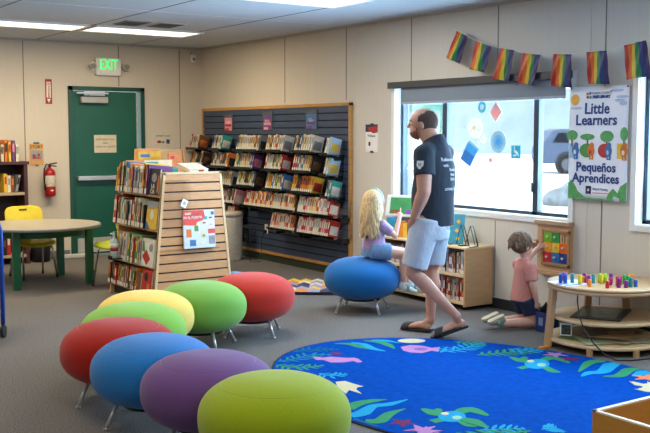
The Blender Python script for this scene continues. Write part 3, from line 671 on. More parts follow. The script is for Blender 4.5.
# books stacked upright above the top: yellow, pale green, teal seen over the panel
obj('top_ledge', B().box(3.70, 4.12, DY0 + .22, DY0 + DYL - .0, 1.128, 1.14), MAPLE, bpy.data.objects['book_display'])
for c_, x, y, w_, h_, z0, m_, lab in (('yellow', 3.835, 8.72, .235, .19, 1.141, 'blue', 'yellow picture book standing face on, highest on the display'), ('orange', 4.075, 8.56, .125, .17, 1.141, 'red', 'orange picture book beside the yellow one at the far top of the display'),
                              ('cream', 3.75, 8.41, .29, .115, 1.141, 'teal', 'pale cream picture book standing face on in the middle of the display top'), ('teal', 3.70, 8.0, .20, .062, 1.141, 'white', 'teal picture book with a white title block on the display top')):
    t = thing('picture_book', lab, 'book', (x, y, z0))
    obj('cover', B().box(0, w_, 0, .004, 0, h_).box(0, w_, .016, .02, 0, h_), COVER[c_], t)
    obj('pages', B().box(.004, w_ - .004, .004, .016, .004, h_ - .004), PAGE, t)
    obj('artwork', B().box(.02, w_ * .5, -.001, .001, h_ * .70, h_ * .86), COVER[m_], t)
t = thing('book', 'white book with a red mark lying on top of the display', 'book', (4.05, 8.0, 1.17))
obj('cover', B().box(-.09, .11, -.1, .14, 0, .004).box(-.09, .11, -.1, .14, .03, .034), COVER['white'], t, rot=(math.radians(12), 0, 0)); obj('artwork', B().box(.01, .06, -.1015, -.099, .006, .028), COVER['red'], t, rot=(math.radians(12), 0, 0))
obj('pages', B().box(-.085, .105, -.098, .135, .004, .03), PAGE, t, rot=(math.radians(12), 0, 0))
# display cover EN EL PUERTO
t = thing('picture_book', 'large picture book with red corner facing out on the slatted panel', 'book', (3.936, DY0 - .026, .492)); t.rotation_euler = (math.radians(-5), 0, 0)
obj('cover', B().box(-.155, .155, -.012, -.008, 0, .335).box(-.155, .155, .006, .010, 0, .335), mat('cover_ice', '#ccd8e4', .5, var=.06), t)
obj('pages', B().box(-.15, .15, -.008, .006, .004, .33), PAGE, t)
fy = lambda u, v, q: (u, q, v)
obj('red_corner', B().prism([(-.155, .335), (.05, .335), (.06, .28), (.035, .245), (-.02, .23), (-.03, .20), (-.155, .21)], fy, -.0135, -.011), mat('cover_coral', '#dd4b3d', .5), t)
for i, (c_, x, z_, w_, h_) in enumerate([('white', -.06, .13, .07, .09), ('orange', -.13, .10, .05, .07), ('white', .03, .2, .06, .05), ('blue', -.10, .02, .06, .055), ('teal', .04, .25, .04, .03), ('white', .1, .18, .045, .06), ('grey', .09, .03, .06, .075), ('cream', .02, .09, .05, .06), ('white', -.02, .03, .07, .03), ('red', .035, .215, .03, .012), ('green', -.05, .15, .04, .05), ('blue', .12, .29, .03, .03), ('black', .1, .26, .03, .012), ('pink', .1, .20, .03, .01), ('green', .03, .1, .02, .02)]):
    obj('artwork', B().box(x, x + w_, -.0128 - i * .0001, -.011, z_, z_ + h_), COVER[c_], t)
obj('title_tag', B().box(.085, .155, -.0145, -.011, .125, .165), mat('cover_coral', '#dd4b3d', .5), t)
text('lettering', 'EN EL PUERTO', .028, (-.06, -.0145, .272), WY, COVER['white'], t, bold=.0006)
text('lettering', 'BABY', .026, (-.105, -.0145, .307), WY, COVER['white'], t, bold=.001); text('lettering', 'aprende', .022, (-.03, -.0145, .307), WY, COVER['blue'], t)
t = tag(obj('paper_tag', B().box(-.028, .028, -.003, 0, -.035, .035, 0).box(-.014, .014, -.0036, -.0028, -.012, .018, 1), [mat('tag_white', '#f1f3f6', .6, var=.01), mat('tag_grey', '#aab0ba', .6)], loc=(3.795, DY0 - .013, .893), rot=(0, math.radians(25), 0)), 'small tilted white tag on the slatted panel of the display', 'tag')
t = thing('leaflet', 'blue and white leaflet hanging on the right side of the display', 'leaflet', (4.30, 7.9, .28)); obj('sheet', B().box(0, .003, -.1, .1, 0, .32), mat('leaf_blue', '#57b5dd', .6), t, rot=(0, math.radians(-5), 0)); obj('white_block', B().box(-.001, .004, -.108, -.06, .04, .28), PAPER, t, rot=(0, math.radians(-5), 0))
tag(obj('blue_carton', B().box(-.05, .05, -.05, .05, 0, .085).box(-.02, .03, -.052, -.049, .0, .04, 1), [mat('leaf_blue', '#3fa3dd', .6), PAPER], loc=(4.36, 7.78, .14), rot=(0, 0, .3)), 'small bright blue carton on the lower right of the display', 'carton')
tag(obj('display_ledge', B().box(4.26, 4.43, 7.70, 7.95, .12, .14), CLEAR), 'clear ledge low on the right side of the display', 'ledge')
# hand sanitizer
t = thing('sanitizer_bottle', 'clear pump bottle with a red band hanging at the display shelves', 'bottle', (3.445, 8.42, .355))
obj('bottle', B().lathe([(.03, 0), (.038, .01), (.038, .155), (.03, .175), (.013, .185), (.013, .20)]), mat('sanitizer', '#bcd6d6', .2, alpha=.85), t)
obj('label_band', B().lathe([(.0388, .07), (.0388, .10)]).lathe([(.0386, .10), (.0386, .14)], m=1), [RED, PAPER], t)
obj('pump', B().cyl((0, 0, .20), (0, 0, .235), .012).cap((0, 0, .235), (-.045, -.03, .232), .006), mat('pump_white', '#dfe6e6', .4), t)

# ================================================================== POUFS
OC = dict(lime='#93a812', purple='#6b4885', blue='#2076c2', red='#aa1a0c', green='#84bd48', yellow='#e9cb62', far_green='#76ae48', far_red='#bf2f22', ocean='#0a64a8')
PF = [('lime', 2.150, 3.496, 'lime green round pouf nearest the camera at the bottom of the picture'), ('purple', 2.132, 4.072, 'purple round pouf between the lime and blue ones'),
      ('blue', 2.080, 4.579, 'blue round pouf between the purple and red ones in the row'), ('red', 2.103, 5.098, 'red round pouf at the left side of the row'),
      ('green', 2.376, 5.527, 'pale green round pouf between the red and yellow ones'), ('yellow', 2.632, 5.922, 'pale yellow round pouf in front of the book display'),
      ('far_green', 3.135, 6.093, 'grass green round pouf beside the yellow one'), ('far_red', 3.645, 6.249, 'coral red round pouf at the right end of the row'),
      ('ocean', 4.898, 6.533, 'blue round pouf on which the girl sits')]
def pouf(i):
    key, cx, cy, lab = PF[i]; s = 1.04 if i == 0 else 1.02; rad, zt, zb = .32 * s, .45 * s, .10 * s
    prof = [(0.002, zb)]
    zc, hz = (zt + zb) / 2, (zt - zb) / 2; N = 30
    for k in range(N + 1):
        a_ = -math.pi / 2 + math.pi * k / N; c_ = max(0, math.cos(a_)) ** (2 / 2.4); s_ = abs(math.sin(a_)) ** (2 / 2.4) * (1 if a_ > 0 else -1)
        if .02 < c_: prof.append((rad * c_, zc + hz * s_))
    prof.append((.002, zt - .002))
    # small welt where the top disc is sewn on
    out = []
    for r_, z_ in prof:
        out.append((r_, z_))
    b = B().lathe(out, n=72)
    near = [(q[1] - cx, q[2] - cy) for j, q in enumerate(PF) if j != i and math.hypot(q[1] - cx, q[2] - cy) < 2 * rad]
    vs = []
    for x, y, z_ in b.v:
        for nx, ny in near:
            d_ = math.hypot(nx, ny); ux, uy = nx / d_, ny / d_; p = x * ux + y * uy; lim = d_ / 2 - .003
            if p > lim: x -= ux * (p - lim); y -= uy * (p - lim)
        vs.append((x, y, z_))
    b.v = vs
    m = mat('felt_' + key, OC[key], .85, 0, .07, 160, bump=.15, spec=.2, sheen=.18)
    t = thing('pouf', lab, 'pouf', (cx, cy, 0), group='round felt poufs')
    cu = obj('cushion', b, m, t)
    ds = .70 * rad
    zs = zc + hz * (1 - (ds / rad) ** 2.4) ** (1 / 2.4)
    obj('seam', B().loft([(ds * math.cos(q * math.pi / 24), ds * math.sin(q * math.pi / 24), zs - .0002, .0012, .0012) for q in range(49)], n=6), mat('seam_' + key, OC[key], .9, 0, .02, sheen=.5), cu)
    for q in range(4):
        a_ = math.radians(-94 + 90 * q + (12 if i % 2 else 0))
        obj('leg', B().tube([(.20 * math.cos(a_), .20 * math.sin(a_), .125), (.262 * math.cos(a_), .262 * math.sin(a_), .008)], .011, 12).cyl((.262 * math.cos(a_), .262 * math.sin(a_), 0), (.262 * math.cos(a_), .262 * math.sin(a_), .012), .014), mat('leg_silver', '#c5c8cb', .35, .5), t)
    obj('underframe', B().lathe([(.14, .100), (.16, .100), (.16, .125), (.14, .125)], n=32), BLACK, t)
for i in range(len(PF)): pouf(i)
# ================================================================== RUG (sea pattern woven into its face)
RUG = [('pink', [(3.561, 5.303), (3.602, 5.319), (3.606, 5.251), (3.667, 5.241), (3.704, 5.194), (3.741, 5.146), (3.781, 5.130), (3.783, 5.085), (3.755, 5.000), (3.718, 5.005), (3.719, 5.056), (3.635, 5.062), (3.572, 5.106), (3.575, 5.187), (3.537, 5.224)]),
 ('cream', [(4.519, 5.259), (4.494, 5.242), (4.461, 5.236), (4.424, 5.243), (4.389, 5.260), (4.361, 5.287), (4.344, 5.317), (4.341, 5.348), (4.352, 5.375), (4.376, 5.392), (4.410, 5.399), (4.448, 5.392), (4.484, 5.375), (4.512, 5.348), (4.529, 5.316), (4.531, 5.285)]),
 ('pink', [(4.244, 5.205), (4.336, 5.214), (4.395, 5.149), (4.403, 5.060), (4.472, 5.047), (4.360, 4.939), (4.347, 4.994), (4.246, 4.974), (4.188, 5.036), (4.186, 5.106)]),
 ('mauve', [(4.356, 5.045), (4.341, 5.033), (4.322, 5.027), (4.302, 5.028), (4.284, 5.035), (4.271, 5.049), (4.265, 5.066), (4.267, 5.084), (4.276, 5.101), (4.291, 5.113), (4.311, 5.120), (4.331, 5.119), (4.349, 5.112), (4.362, 5.098), (4.368, 5.080), (4.366, 5.062)]),
 ('cream', [(3.314, 4.685), (3.373, 4.671), (3.377, 4.607), (3.382, 4.552), (3.390, 4.504), (3.349, 4.507), (3.317, 4.479), (3.281, 4.374), (3.277, 4.425), (3.271, 4.486), (3.209, 4.432), (3.226, 4.492), (3.248, 4.569)]),
 ('green', [(3.247, 5.267), (3.252, 5.251), (3.260, 5.228), (3.269, 5.202), (3.280, 5.177), (3.292, 5.157), (3.307, 5.141), (3.325, 5.126), (3.345, 5.113), (3.366, 5.101), (3.386, 5.092), (3.408, 5.086), (3.433, 5.082), (3.457, 5.080), (3.478, 5.078), (3.494, 5.077), (3.492, 5.061), (3.477, 5.062), (3.456, 5.064), (3.431, 5.066), (3.405, 5.070), (3.381, 5.077), (3.359, 5.087), (3.337, 5.099), (3.316, 5.113), (3.296, 5.129), (3.280, 5.147), (3.265, 5.170), (3.254, 5.196), (3.244, 5.223), (3.237, 5.246), (3.231, 5.262)]),
 ('green', [(3.247, 5.244), (3.277, 5.247), (3.304, 5.240), (3.316, 5.232), (3.301, 5.228), (3.274, 5.231)]),
 ('green', [(3.247, 5.244), (3.239, 5.216), (3.221, 5.194), (3.208, 5.187), (3.211, 5.202), (3.225, 5.226)]),
 ('green', [(3.264, 5.204), (3.301, 5.208), (3.335, 5.199), (3.351, 5.188), (3.332, 5.183), (3.297, 5.187)]),
 ('green', [(3.264, 5.204), (3.253, 5.169), (3.231, 5.141), (3.215, 5.131), (3.218, 5.150), (3.236, 5.181)]),
 ('green', [(3.281, 5.163), (3.322, 5.168), (3.360, 5.158), (3.378, 5.146), (3.357, 5.141), (3.318, 5.145)]),
 ('green', [(3.281, 5.163), (3.269, 5.124), (3.244, 5.094), (3.226, 5.083), (3.230, 5.104), (3.249, 5.138)]),
 ('green', [(3.312, 5.134), (3.344, 5.160), (3.382, 5.173), (3.404, 5.172), (3.389, 5.156), (3.353, 5.138)]),
 ('green', [(3.312, 5.134), (3.323, 5.094), (3.319, 5.054), (3.309, 5.034), (3.301, 5.055), (3.299, 5.095)]),
 ('green', [(3.348, 5.109), (3.378, 5.134), (3.414, 5.145), (3.434, 5.145), (3.420, 5.130), (3.387, 5.113)]),
 ('green', [(3.348, 5.109), (3.358, 5.072), (3.354, 5.035), (3.345, 5.016), (3.338, 5.035), (3.336, 5.072)]),
 ('green', [(3.384, 5.084), (3.398, 5.114), (3.420, 5.136), (3.436, 5.143), (3.431, 5.127), (3.412, 5.102)]),
 ('green', [(3.384, 5.084), (3.406, 5.060), (3.417, 5.031), (3.417, 5.014), (3.404, 5.025), (3.389, 5.052)]),
 ('green', [(3.428, 5.078), (3.438, 5.100), (3.454, 5.116), (3.465, 5.121), (3.461, 5.109), (3.448, 5.091)]),
 ('green', [(3.428, 5.078), (3.443, 5.061), (3.451, 5.039), (3.451, 5.027), (3.442, 5.035), (3.431, 5.055)]),
 ('green', [(3.471, 5.072), (3.476, 5.083), (3.485, 5.092), (3.491, 5.095), (3.489, 5.088), (3.482, 5.079)]),
 ('green', [(3.471, 5.072), (3.480, 5.063), (3.484, 5.051), (3.484, 5.045), (3.479, 5.049), (3.473, 5.060)]),
 ('teal', [(3.292, 5.339), (3.309, 5.337), (3.333, 5.335), (3.360, 5.333), (3.390, 5.332), (3.420, 5.333), (3.451, 5.339), (3.487, 5.349), (3.523, 5.359), (3.559, 5.367), (3.593, 5.367), (3.623, 5.356), (3.650, 5.339), (3.675, 5.318), (3.694, 5.300), (3.708, 5.288), (3.698, 5.276), (3.683, 5.288), (3.664, 5.306), (3.641, 5.326), (3.616, 5.342), (3.590, 5.351), (3.561, 5.351), (3.527, 5.344), (3.491, 5.334), (3.455, 5.324), (3.422, 5.317), (3.390, 5.316), (3.360, 5.317), (3.331, 5.319), (3.308, 5.321), (3.291, 5.323)]),
 ('teal', [(3.319, 5.329), (3.329, 5.360), (3.349, 5.384), (3.364, 5.392), (3.360, 5.376), (3.344, 5.349)]),
 ('teal', [(3.319, 5.329), (3.343, 5.308), (3.356, 5.280), (3.358, 5.263), (3.344, 5.273), (3.327, 5.298)]),
 ('teal', [(3.374, 5.327), (3.387, 5.365), (3.411, 5.395), (3.430, 5.406), (3.426, 5.385), (3.406, 5.352)]),
 ('teal', [(3.374, 5.327), (3.404, 5.300), (3.421, 5.265), (3.423, 5.244), (3.406, 5.256), (3.384, 5.288)]),
 ('teal', [(3.429, 5.327), (3.433, 5.372), (3.451, 5.410), (3.468, 5.427), (3.469, 5.403), (3.457, 5.362)]),
 ('teal', [(3.429, 5.327), (3.468, 5.305), (3.495, 5.272), (3.503, 5.249), (3.481, 5.258), (3.449, 5.287)]),
 ('teal', [(3.482, 5.337), (3.486, 5.383), (3.506, 5.422), (3.523, 5.439), (3.524, 5.415), (3.511, 5.373)]),
 ('teal', [(3.482, 5.337), (3.522, 5.315), (3.550, 5.281), (3.559, 5.259), (3.536, 5.268), (3.503, 5.297)]),
 ('teal', [(3.536, 5.348), (3.540, 5.390), (3.558, 5.427), (3.574, 5.443), (3.575, 5.420), (3.563, 5.381)]),
 ('teal', [(3.536, 5.348), (3.573, 5.327), (3.600, 5.296), (3.607, 5.275), (3.586, 5.283), (3.556, 5.310)]),
 ('teal', [(3.590, 5.359), (3.615, 5.384), (3.647, 5.398), (3.665, 5.399), (3.654, 5.384), (3.625, 5.366)]),
 ('teal', [(3.590, 5.359), (3.603, 5.325), (3.603, 5.291), (3.596, 5.273), (3.587, 5.290), (3.582, 5.324)]),
 ('teal', [(3.635, 5.328), (3.655, 5.345), (3.679, 5.353), (3.693, 5.352), (3.683, 5.342), (3.661, 5.331)]),
 ('teal', [(3.635, 5.328), (3.642, 5.303), (3.639, 5.279), (3.633, 5.267), (3.628, 5.279), (3.627, 5.304)]),
 ('teal', [(3.680, 5.297), (3.691, 5.306), (3.704, 5.310), (3.711, 5.310), (3.706, 5.305), (3.694, 5.299)]),
 ('teal', [(3.680, 5.297), (3.684, 5.284), (3.683, 5.271), (3.679, 5.264), (3.677, 5.271), (3.676, 5.284)]),
 ('cyan', [(3.359, 4.915), (3.360, 4.902), (3.361, 4.882), (3.364, 4.862), (3.368, 4.844), (3.377, 4.832), (3.393, 4.824), (3.417, 4.818), (3.444, 4.815), (3.469, 4.813), (3.486, 4.811), (3.484, 4.795), (3.467, 4.797), (3.442, 4.799), (3.414, 4.803), (3.388, 4.809), (3.366, 4.819), (3.354, 4.837), (3.348, 4.859), (3.345, 4.881), (3.344, 4.900), (3.343, 4.913)]),
 ('cyan', [(3.355, 4.897), (3.383, 4.896), (3.407, 4.885), (3.417, 4.875), (3.403, 4.874), (3.377, 4.881)]),
 ('cyan', [(3.355, 4.897), (3.342, 4.873), (3.322, 4.855), (3.309, 4.850), (3.314, 4.863), (3.331, 4.884)]),
 ('cyan', [(3.363, 4.864), (3.398, 4.862), (3.429, 4.848), (3.442, 4.835), (3.424, 4.834), (3.391, 4.843)]),
 ('cyan', [(3.363, 4.864), (3.346, 4.832), (3.321, 4.810), (3.304, 4.803), (3.310, 4.821), (3.332, 4.847)]),
 ('cyan', [(3.370, 4.830), (3.403, 4.849), (3.438, 4.855), (3.458, 4.852), (3.442, 4.839), (3.408, 4.828)]),
 ('cyan', [(3.370, 4.830), (3.375, 4.793), (3.365, 4.758), (3.354, 4.742), (3.349, 4.761), (3.353, 4.797)]),
 ('cyan', [(3.401, 4.820), (3.416, 4.850), (3.441, 4.872), (3.457, 4.878), (3.451, 4.861), (3.430, 4.836)]),
 ('cyan', [(3.401, 4.820), (3.422, 4.793), (3.431, 4.762), (3.431, 4.744), (3.418, 4.756), (3.403, 4.786)]),
 ('cyan', [(3.434, 4.813), (3.446, 4.836), (3.464, 4.852), (3.477, 4.857), (3.472, 4.844), (3.457, 4.825)]),
 ('cyan', [(3.434, 4.813), (3.450, 4.793), (3.457, 4.770), (3.457, 4.756), (3.447, 4.766), (3.436, 4.788)]),
 ('cyan', [(3.468, 4.806), (3.474, 4.818), (3.483, 4.826), (3.490, 4.829), (3.487, 4.822), (3.479, 4.813)]),
 ('cyan', [(3.468, 4.806), (3.476, 4.796), (3.480, 4.784), (3.479, 4.777), (3.475, 4.782), (3.469, 4.793)]),
 ('darkteal', [(3.538, 5.515), (3.557, 5.516), (3.585, 5.517), (3.618, 5.517), (3.653, 5.514), (3.687, 5.505), (3.722, 5.488), (3.759, 5.463), (3.795, 5.435), (3.826, 5.411), (3.848, 5.395), (3.838, 5.382), (3.816, 5.399), (3.786, 5.423), (3.750, 5.450), (3.714, 5.474), (3.682, 5.490), (3.651, 5.498), (3.618, 5.501), (3.586, 5.501), (3.558, 5.500), (3.538, 5.499)]),
 ('darkteal', [(3.562, 5.506), (3.572, 5.534), (3.591, 5.556), (3.605, 5.563), (3.602, 5.548), (3.586, 5.524)]),
 ('darkteal', [(3.562, 5.506), (3.584, 5.485), (3.596, 5.459), (3.597, 5.443), (3.584, 5.453), (3.569, 5.477)]),
 ('darkteal', [(3.611, 5.503), (3.624, 5.538), (3.647, 5.566), (3.665, 5.575), (3.660, 5.556), (3.641, 5.525)]),
 ('darkteal', [(3.611, 5.503), (3.638, 5.476), (3.653, 5.443), (3.655, 5.424), (3.639, 5.435), (3.619, 5.466)]),
 ('darkteal', [(3.659, 5.500), (3.673, 5.539), (3.699, 5.569), (3.718, 5.579), (3.714, 5.558), (3.692, 5.524)]),
 ('darkteal', [(3.659, 5.500), (3.689, 5.471), (3.706, 5.434), (3.708, 5.413), (3.690, 5.426), (3.668, 5.459)]),
 ('darkteal', [(3.703, 5.485), (3.735, 5.511), (3.772, 5.523), (3.793, 5.522), (3.779, 5.506), (3.744, 5.489)]),
 ('darkteal', [(3.703, 5.485), (3.714, 5.446), (3.710, 5.407), (3.700, 5.388), (3.692, 5.407), (3.691, 5.446)]),
 ('darkteal', [(3.743, 5.457), (3.771, 5.479), (3.803, 5.490), (3.821, 5.489), (3.808, 5.476), (3.778, 5.461)]),
 ('darkteal', [(3.743, 5.457), (3.752, 5.423), (3.749, 5.390), (3.741, 5.373), (3.734, 5.390), (3.732, 5.424)]),
 ('darkteal', [(3.783, 5.430), (3.803, 5.446), (3.827, 5.454), (3.840, 5.453), (3.831, 5.443), (3.809, 5.432)]),
 ('darkteal', [(3.783, 5.430), (3.790, 5.405), (3.787, 5.380), (3.781, 5.368), (3.776, 5.381), (3.775, 5.405)]),
 ('darkteal', [(3.823, 5.402), (3.834, 5.411), (3.846, 5.415), (3.853, 5.414), (3.848, 5.409), (3.836, 5.403)]),
 ('darkteal', [(3.823, 5.402), (3.827, 5.389), (3.825, 5.376), (3.822, 5.370), (3.820, 5.377), (3.819, 5.389)]),
 ('green', [(3.921, 5.555), (3.935, 5.553), (3.955, 5.549), (3.979, 5.542), (4.004, 5.529), (4.026, 5.508), (4.036, 5.480), (4.039, 5.451), (4.039, 5.423), (4.040, 5.396), (4.042, 5.369), (4.043, 5.337), (4.046, 5.298), (4.049, 5.259), (4.052, 5.225), (4.052, 5.201), (4.046, 5.199), (4.035, 5.221), (4.022, 5.253), (4.008, 5.290), (3.995, 5.327), (3.983, 5.361), (3.980, 5.392), (3.979, 5.422), (3.979, 5.448), (3.977, 5.468), (3.973, 5.480), (3.969, 5.493), (3.957, 5.508), (3.941, 5.522), (3.926, 5.535), (3.916, 5.546)]),
 ('cyan', [(4.051, 5.519), (4.060, 5.508), (4.073, 5.492), (4.087, 5.472), (4.100, 5.446), (4.108, 5.417), (4.105, 5.384), (4.097, 5.352), (4.089, 5.320), (4.082, 5.292), (4.079, 5.269), (4.075, 5.247), (4.074, 5.223), (4.075, 5.199), (4.076, 5.178), (4.075, 5.162), (4.069, 5.160), (4.060, 5.173), (4.049, 5.191), (4.037, 5.214), (4.026, 5.241), (4.019, 5.271), (4.023, 5.303), (4.031, 5.335), (4.039, 5.366), (4.046, 5.394), (4.048, 5.415), (4.049, 5.434), (4.046, 5.455), (4.040, 5.476), (4.035, 5.495), (4.032, 5.510)]),
 ('green', [(4.159, 5.520), (4.173, 5.510), (4.192, 5.496), (4.214, 5.477), (4.234, 5.454), (4.251, 5.428), (4.255, 5.398), (4.254, 5.370), (4.250, 5.344), (4.245, 5.319), (4.239, 5.294), (4.227, 5.269), (4.213, 5.242), (4.199, 5.218), (4.186, 5.197), (4.175, 5.183), (4.169, 5.185), (4.170, 5.203), (4.173, 5.227), (4.177, 5.254), (4.180, 5.282), (4.180, 5.307), (4.184, 5.330), (4.187, 5.353), (4.188, 5.374), (4.187, 5.393), (4.184, 5.407), (4.182, 5.425), (4.173, 5.447), (4.161, 5.470), (4.150, 5.491), (4.143, 5.507)]),
 ('cyan', [(4.216, 5.506), (4.229, 5.499), (4.246, 5.490), (4.266, 5.477), (4.287, 5.460), (4.306, 5.439), (4.313, 5.409), (4.318, 5.377), (4.321, 5.345), (4.323, 5.318), (4.323, 5.298), (4.317, 5.297), (4.307, 5.314), (4.295, 5.338), (4.281, 5.366), (4.267, 5.392), (4.253, 5.410), (4.246, 5.428), (4.235, 5.446), (4.222, 5.463), (4.210, 5.479), (4.203, 5.491)]),
 ('green', [(3.021, 4.191), (3.034, 4.202), (3.052, 4.217), (3.075, 4.234), (3.101, 4.251), (3.129, 4.264), (3.157, 4.268), (3.184, 4.267), (3.209, 4.264), (3.232, 4.260), (3.253, 4.255), (3.273, 4.246), (3.292, 4.235), (3.308, 4.223), (3.320, 4.213), (3.329, 4.204), (3.327, 4.198), (3.315, 4.197), (3.298, 4.198), (3.280, 4.198), (3.261, 4.198), (3.244, 4.196), (3.225, 4.197), (3.205, 4.196), (3.185, 4.195), (3.167, 4.192), (3.152, 4.187), (3.134, 4.182), (3.113, 4.172), (3.090, 4.160), (3.069, 4.148), (3.054, 4.141)]),
 ('cyan', [(2.968, 4.097), (2.980, 4.099), (2.995, 4.100), (3.011, 4.102), (3.026, 4.106), (3.040, 4.112), (3.058, 4.118), (3.084, 4.130), (3.113, 4.145), (3.143, 4.159), (3.174, 4.168), (3.204, 4.170), (3.228, 4.164), (3.245, 4.156), (3.259, 4.151), (3.275, 4.149), (3.300, 4.145), (3.334, 4.143), (3.370, 4.142), (3.401, 4.141), (3.423, 4.138), (3.424, 4.132), (3.404, 4.124), (3.374, 4.114), (3.339, 4.104), (3.304, 4.095), (3.272, 4.089), (3.245, 4.093), (3.223, 4.100), (3.208, 4.107), (3.198, 4.110), (3.188, 4.109), (3.172, 4.100), (3.150, 4.084), (3.126, 4.064), (3.099, 4.044), (3.071, 4.027), (3.042, 4.022), (3.016, 4.021), (2.995, 4.022), (2.979, 4.025), (2.968, 4.027)]),
 ('green', [(3.004, 3.966), (3.014, 3.958), (3.024, 3.949), (3.033, 3.942), (3.036, 3.942), (3.036, 3.943), (3.047, 3.946), (3.069, 3.957), (3.098, 3.974), (3.128, 3.991), (3.160, 4.004), (3.192, 4.008), (3.224, 4.009), (3.254, 4.008), (3.279, 4.006), (3.297, 4.004), (3.298, 3.998), (3.282, 3.990), (3.258, 3.981), (3.231, 3.972), (3.205, 3.960), (3.182, 3.948), (3.160, 3.935), (3.135, 3.917), (3.108, 3.896), (3.080, 3.878), (3.048, 3.864), (3.013, 3.869), (2.988, 3.886), (2.973, 3.904), (2.965, 3.917), (2.960, 3.924)]),
 ('darkteal', [(2.966, 4.004), (2.968, 3.989), (2.969, 3.969), (2.971, 3.947), (2.975, 3.927), (2.979, 3.913), (2.977, 3.899), (2.979, 3.881), (2.982, 3.862), (2.986, 3.844), (2.986, 3.830), (2.981, 3.827), (2.968, 3.832), (2.953, 3.842), (2.935, 3.855), (2.918, 3.871), (2.902, 3.892), (2.899, 3.919), (2.900, 3.945), (2.901, 3.969), (2.904, 3.990), (2.906, 4.004)]),
 ('darkred', [(3.202, 3.835), (3.141, 3.838), (3.122, 3.895), (3.101, 3.838), (3.040, 3.838), (3.088, 3.800), (3.070, 3.742), (3.120, 3.776), (3.170, 3.741), (3.153, 3.799)]),
 ('pink', [(3.225, 3.666), (3.155, 3.683), (3.147, 3.754), (3.109, 3.693), (3.039, 3.706), (3.086, 3.652), (3.051, 3.589), (3.117, 3.617), (3.166, 3.564), (3.160, 3.636)]),
 ('darkred', [(3.807, 5.311), (3.766, 5.311), (3.763, 5.352), (3.743, 5.317), (3.706, 5.334), (3.726, 5.299), (3.693, 5.276), (3.734, 5.276), (3.737, 5.235), (3.757, 5.271), (3.794, 5.253), (3.773, 5.288)]),
 ('cyan', [(4.357, 4.922), (4.380, 4.938), (4.414, 4.962), (4.451, 4.988), (4.484, 5.011), (4.507, 5.027), (4.516, 5.014), (4.493, 4.998), (4.460, 4.974), (4.423, 4.948), (4.389, 4.925), (4.366, 4.909)]),
 ('cyan', [(4.387, 4.933), (4.378, 4.960), (4.379, 4.987), (4.384, 5.001), (4.391, 4.988), (4.394, 4.961)]),
 ('cyan', [(4.387, 4.933), (4.415, 4.930), (4.440, 4.918), (4.450, 4.907), (4.435, 4.907), (4.409, 4.915)]),
 ('cyan', [(4.437, 4.968), (4.426, 4.999), (4.428, 5.030), (4.434, 5.046), (4.442, 5.030), (4.445, 4.999)]),
 ('cyan', [(4.437, 4.968), (4.469, 4.965), (4.497, 4.951), (4.509, 4.939), (4.492, 4.938), (4.462, 4.948)]),
 ('cyan', [(4.487, 5.003), (4.481, 5.019), (4.482, 5.036), (4.485, 5.045), (4.489, 5.036), (4.491, 5.020)]),
 ('cyan', [(4.487, 5.003), (4.504, 5.001), (4.519, 4.994), (4.525, 4.987), (4.516, 4.987), (4.500, 4.992)]),
 ('green', [(3.384, 3.949), (3.392, 3.935), (3.400, 3.916), (3.408, 3.895), (3.416, 3.875), (3.425, 3.862), (3.424, 3.851), (3.423, 3.839), (3.424, 3.827), (3.424, 3.816), (3.424, 3.807), (3.368, 3.785), (3.361, 3.790), (3.353, 3.799), (3.344, 3.811), (3.335, 3.827), (3.327, 3.846), (3.332, 3.869), (3.338, 3.892), (3.345, 3.915), (3.353, 3.935), (3.360, 3.948)]),
 ('green', [(3.476, 3.810), (3.488, 3.817), (3.508, 3.826), (3.535, 3.835), (3.571, 3.838), (3.615, 3.814), (3.623, 3.771), (3.617, 3.734), (3.607, 3.699), (3.597, 3.668), (3.588, 3.648), (3.564, 3.649), (3.558, 3.671), (3.553, 3.702), (3.547, 3.735), (3.539, 3.759), (3.534, 3.756), (3.550, 3.749), (3.544, 3.752), (3.525, 3.752), (3.504, 3.751), (3.488, 3.751)]),
 ('green', [(3.262, 3.767), (3.272, 3.767), (3.287, 3.766), (3.303, 3.765), (3.318, 3.765), (3.328, 3.764), (3.325, 3.704), (3.315, 3.705), (3.301, 3.705), (3.284, 3.706), (3.269, 3.707), (3.259, 3.707)]),
 ('green', [(3.434, 3.674), (3.433, 3.660), (3.431, 3.640), (3.428, 3.618), (3.427, 3.598), (3.428, 3.588), (3.423, 3.586), (3.419, 3.583), (3.418, 3.576), (3.419, 3.567), (3.419, 3.559), (3.401, 3.542), (3.394, 3.542), (3.384, 3.543), (3.371, 3.550), (3.358, 3.564), (3.348, 3.585), (3.351, 3.608), (3.357, 3.631), (3.364, 3.654), (3.371, 3.674), (3.375, 3.687)]),
 ('cyan', [(3.467, 3.702), (3.437, 3.677), (3.402, 3.663), (3.368, 3.661), (3.341, 3.671), (3.322, 3.693), (3.317, 3.722), (3.325, 3.755), (3.345, 3.787), (3.375, 3.812), (3.411, 3.828), (3.446, 3.831), (3.475, 3.820), (3.493, 3.798), (3.498, 3.767), (3.489, 3.734)]),
 ('cream', [(3.430, 3.794), (3.422, 3.788), (3.413, 3.784), (3.403, 3.784), (3.395, 3.787), (3.390, 3.793), (3.388, 3.801), (3.390, 3.810), (3.395, 3.819), (3.403, 3.825), (3.412, 3.829), (3.422, 3.829), (3.430, 3.826), (3.435, 3.820), (3.437, 3.812), (3.435, 3.803)]),
 ('lgreen', [(3.438, 3.701), (3.427, 3.692), (3.414, 3.686), (3.402, 3.686), (3.392, 3.689), (3.385, 3.697), (3.383, 3.708), (3.387, 3.719), (3.394, 3.731), (3.405, 3.740), (3.418, 3.745), (3.430, 3.746), (3.440, 3.743), (3.447, 3.735), (3.449, 3.724), (3.445, 3.712)]),
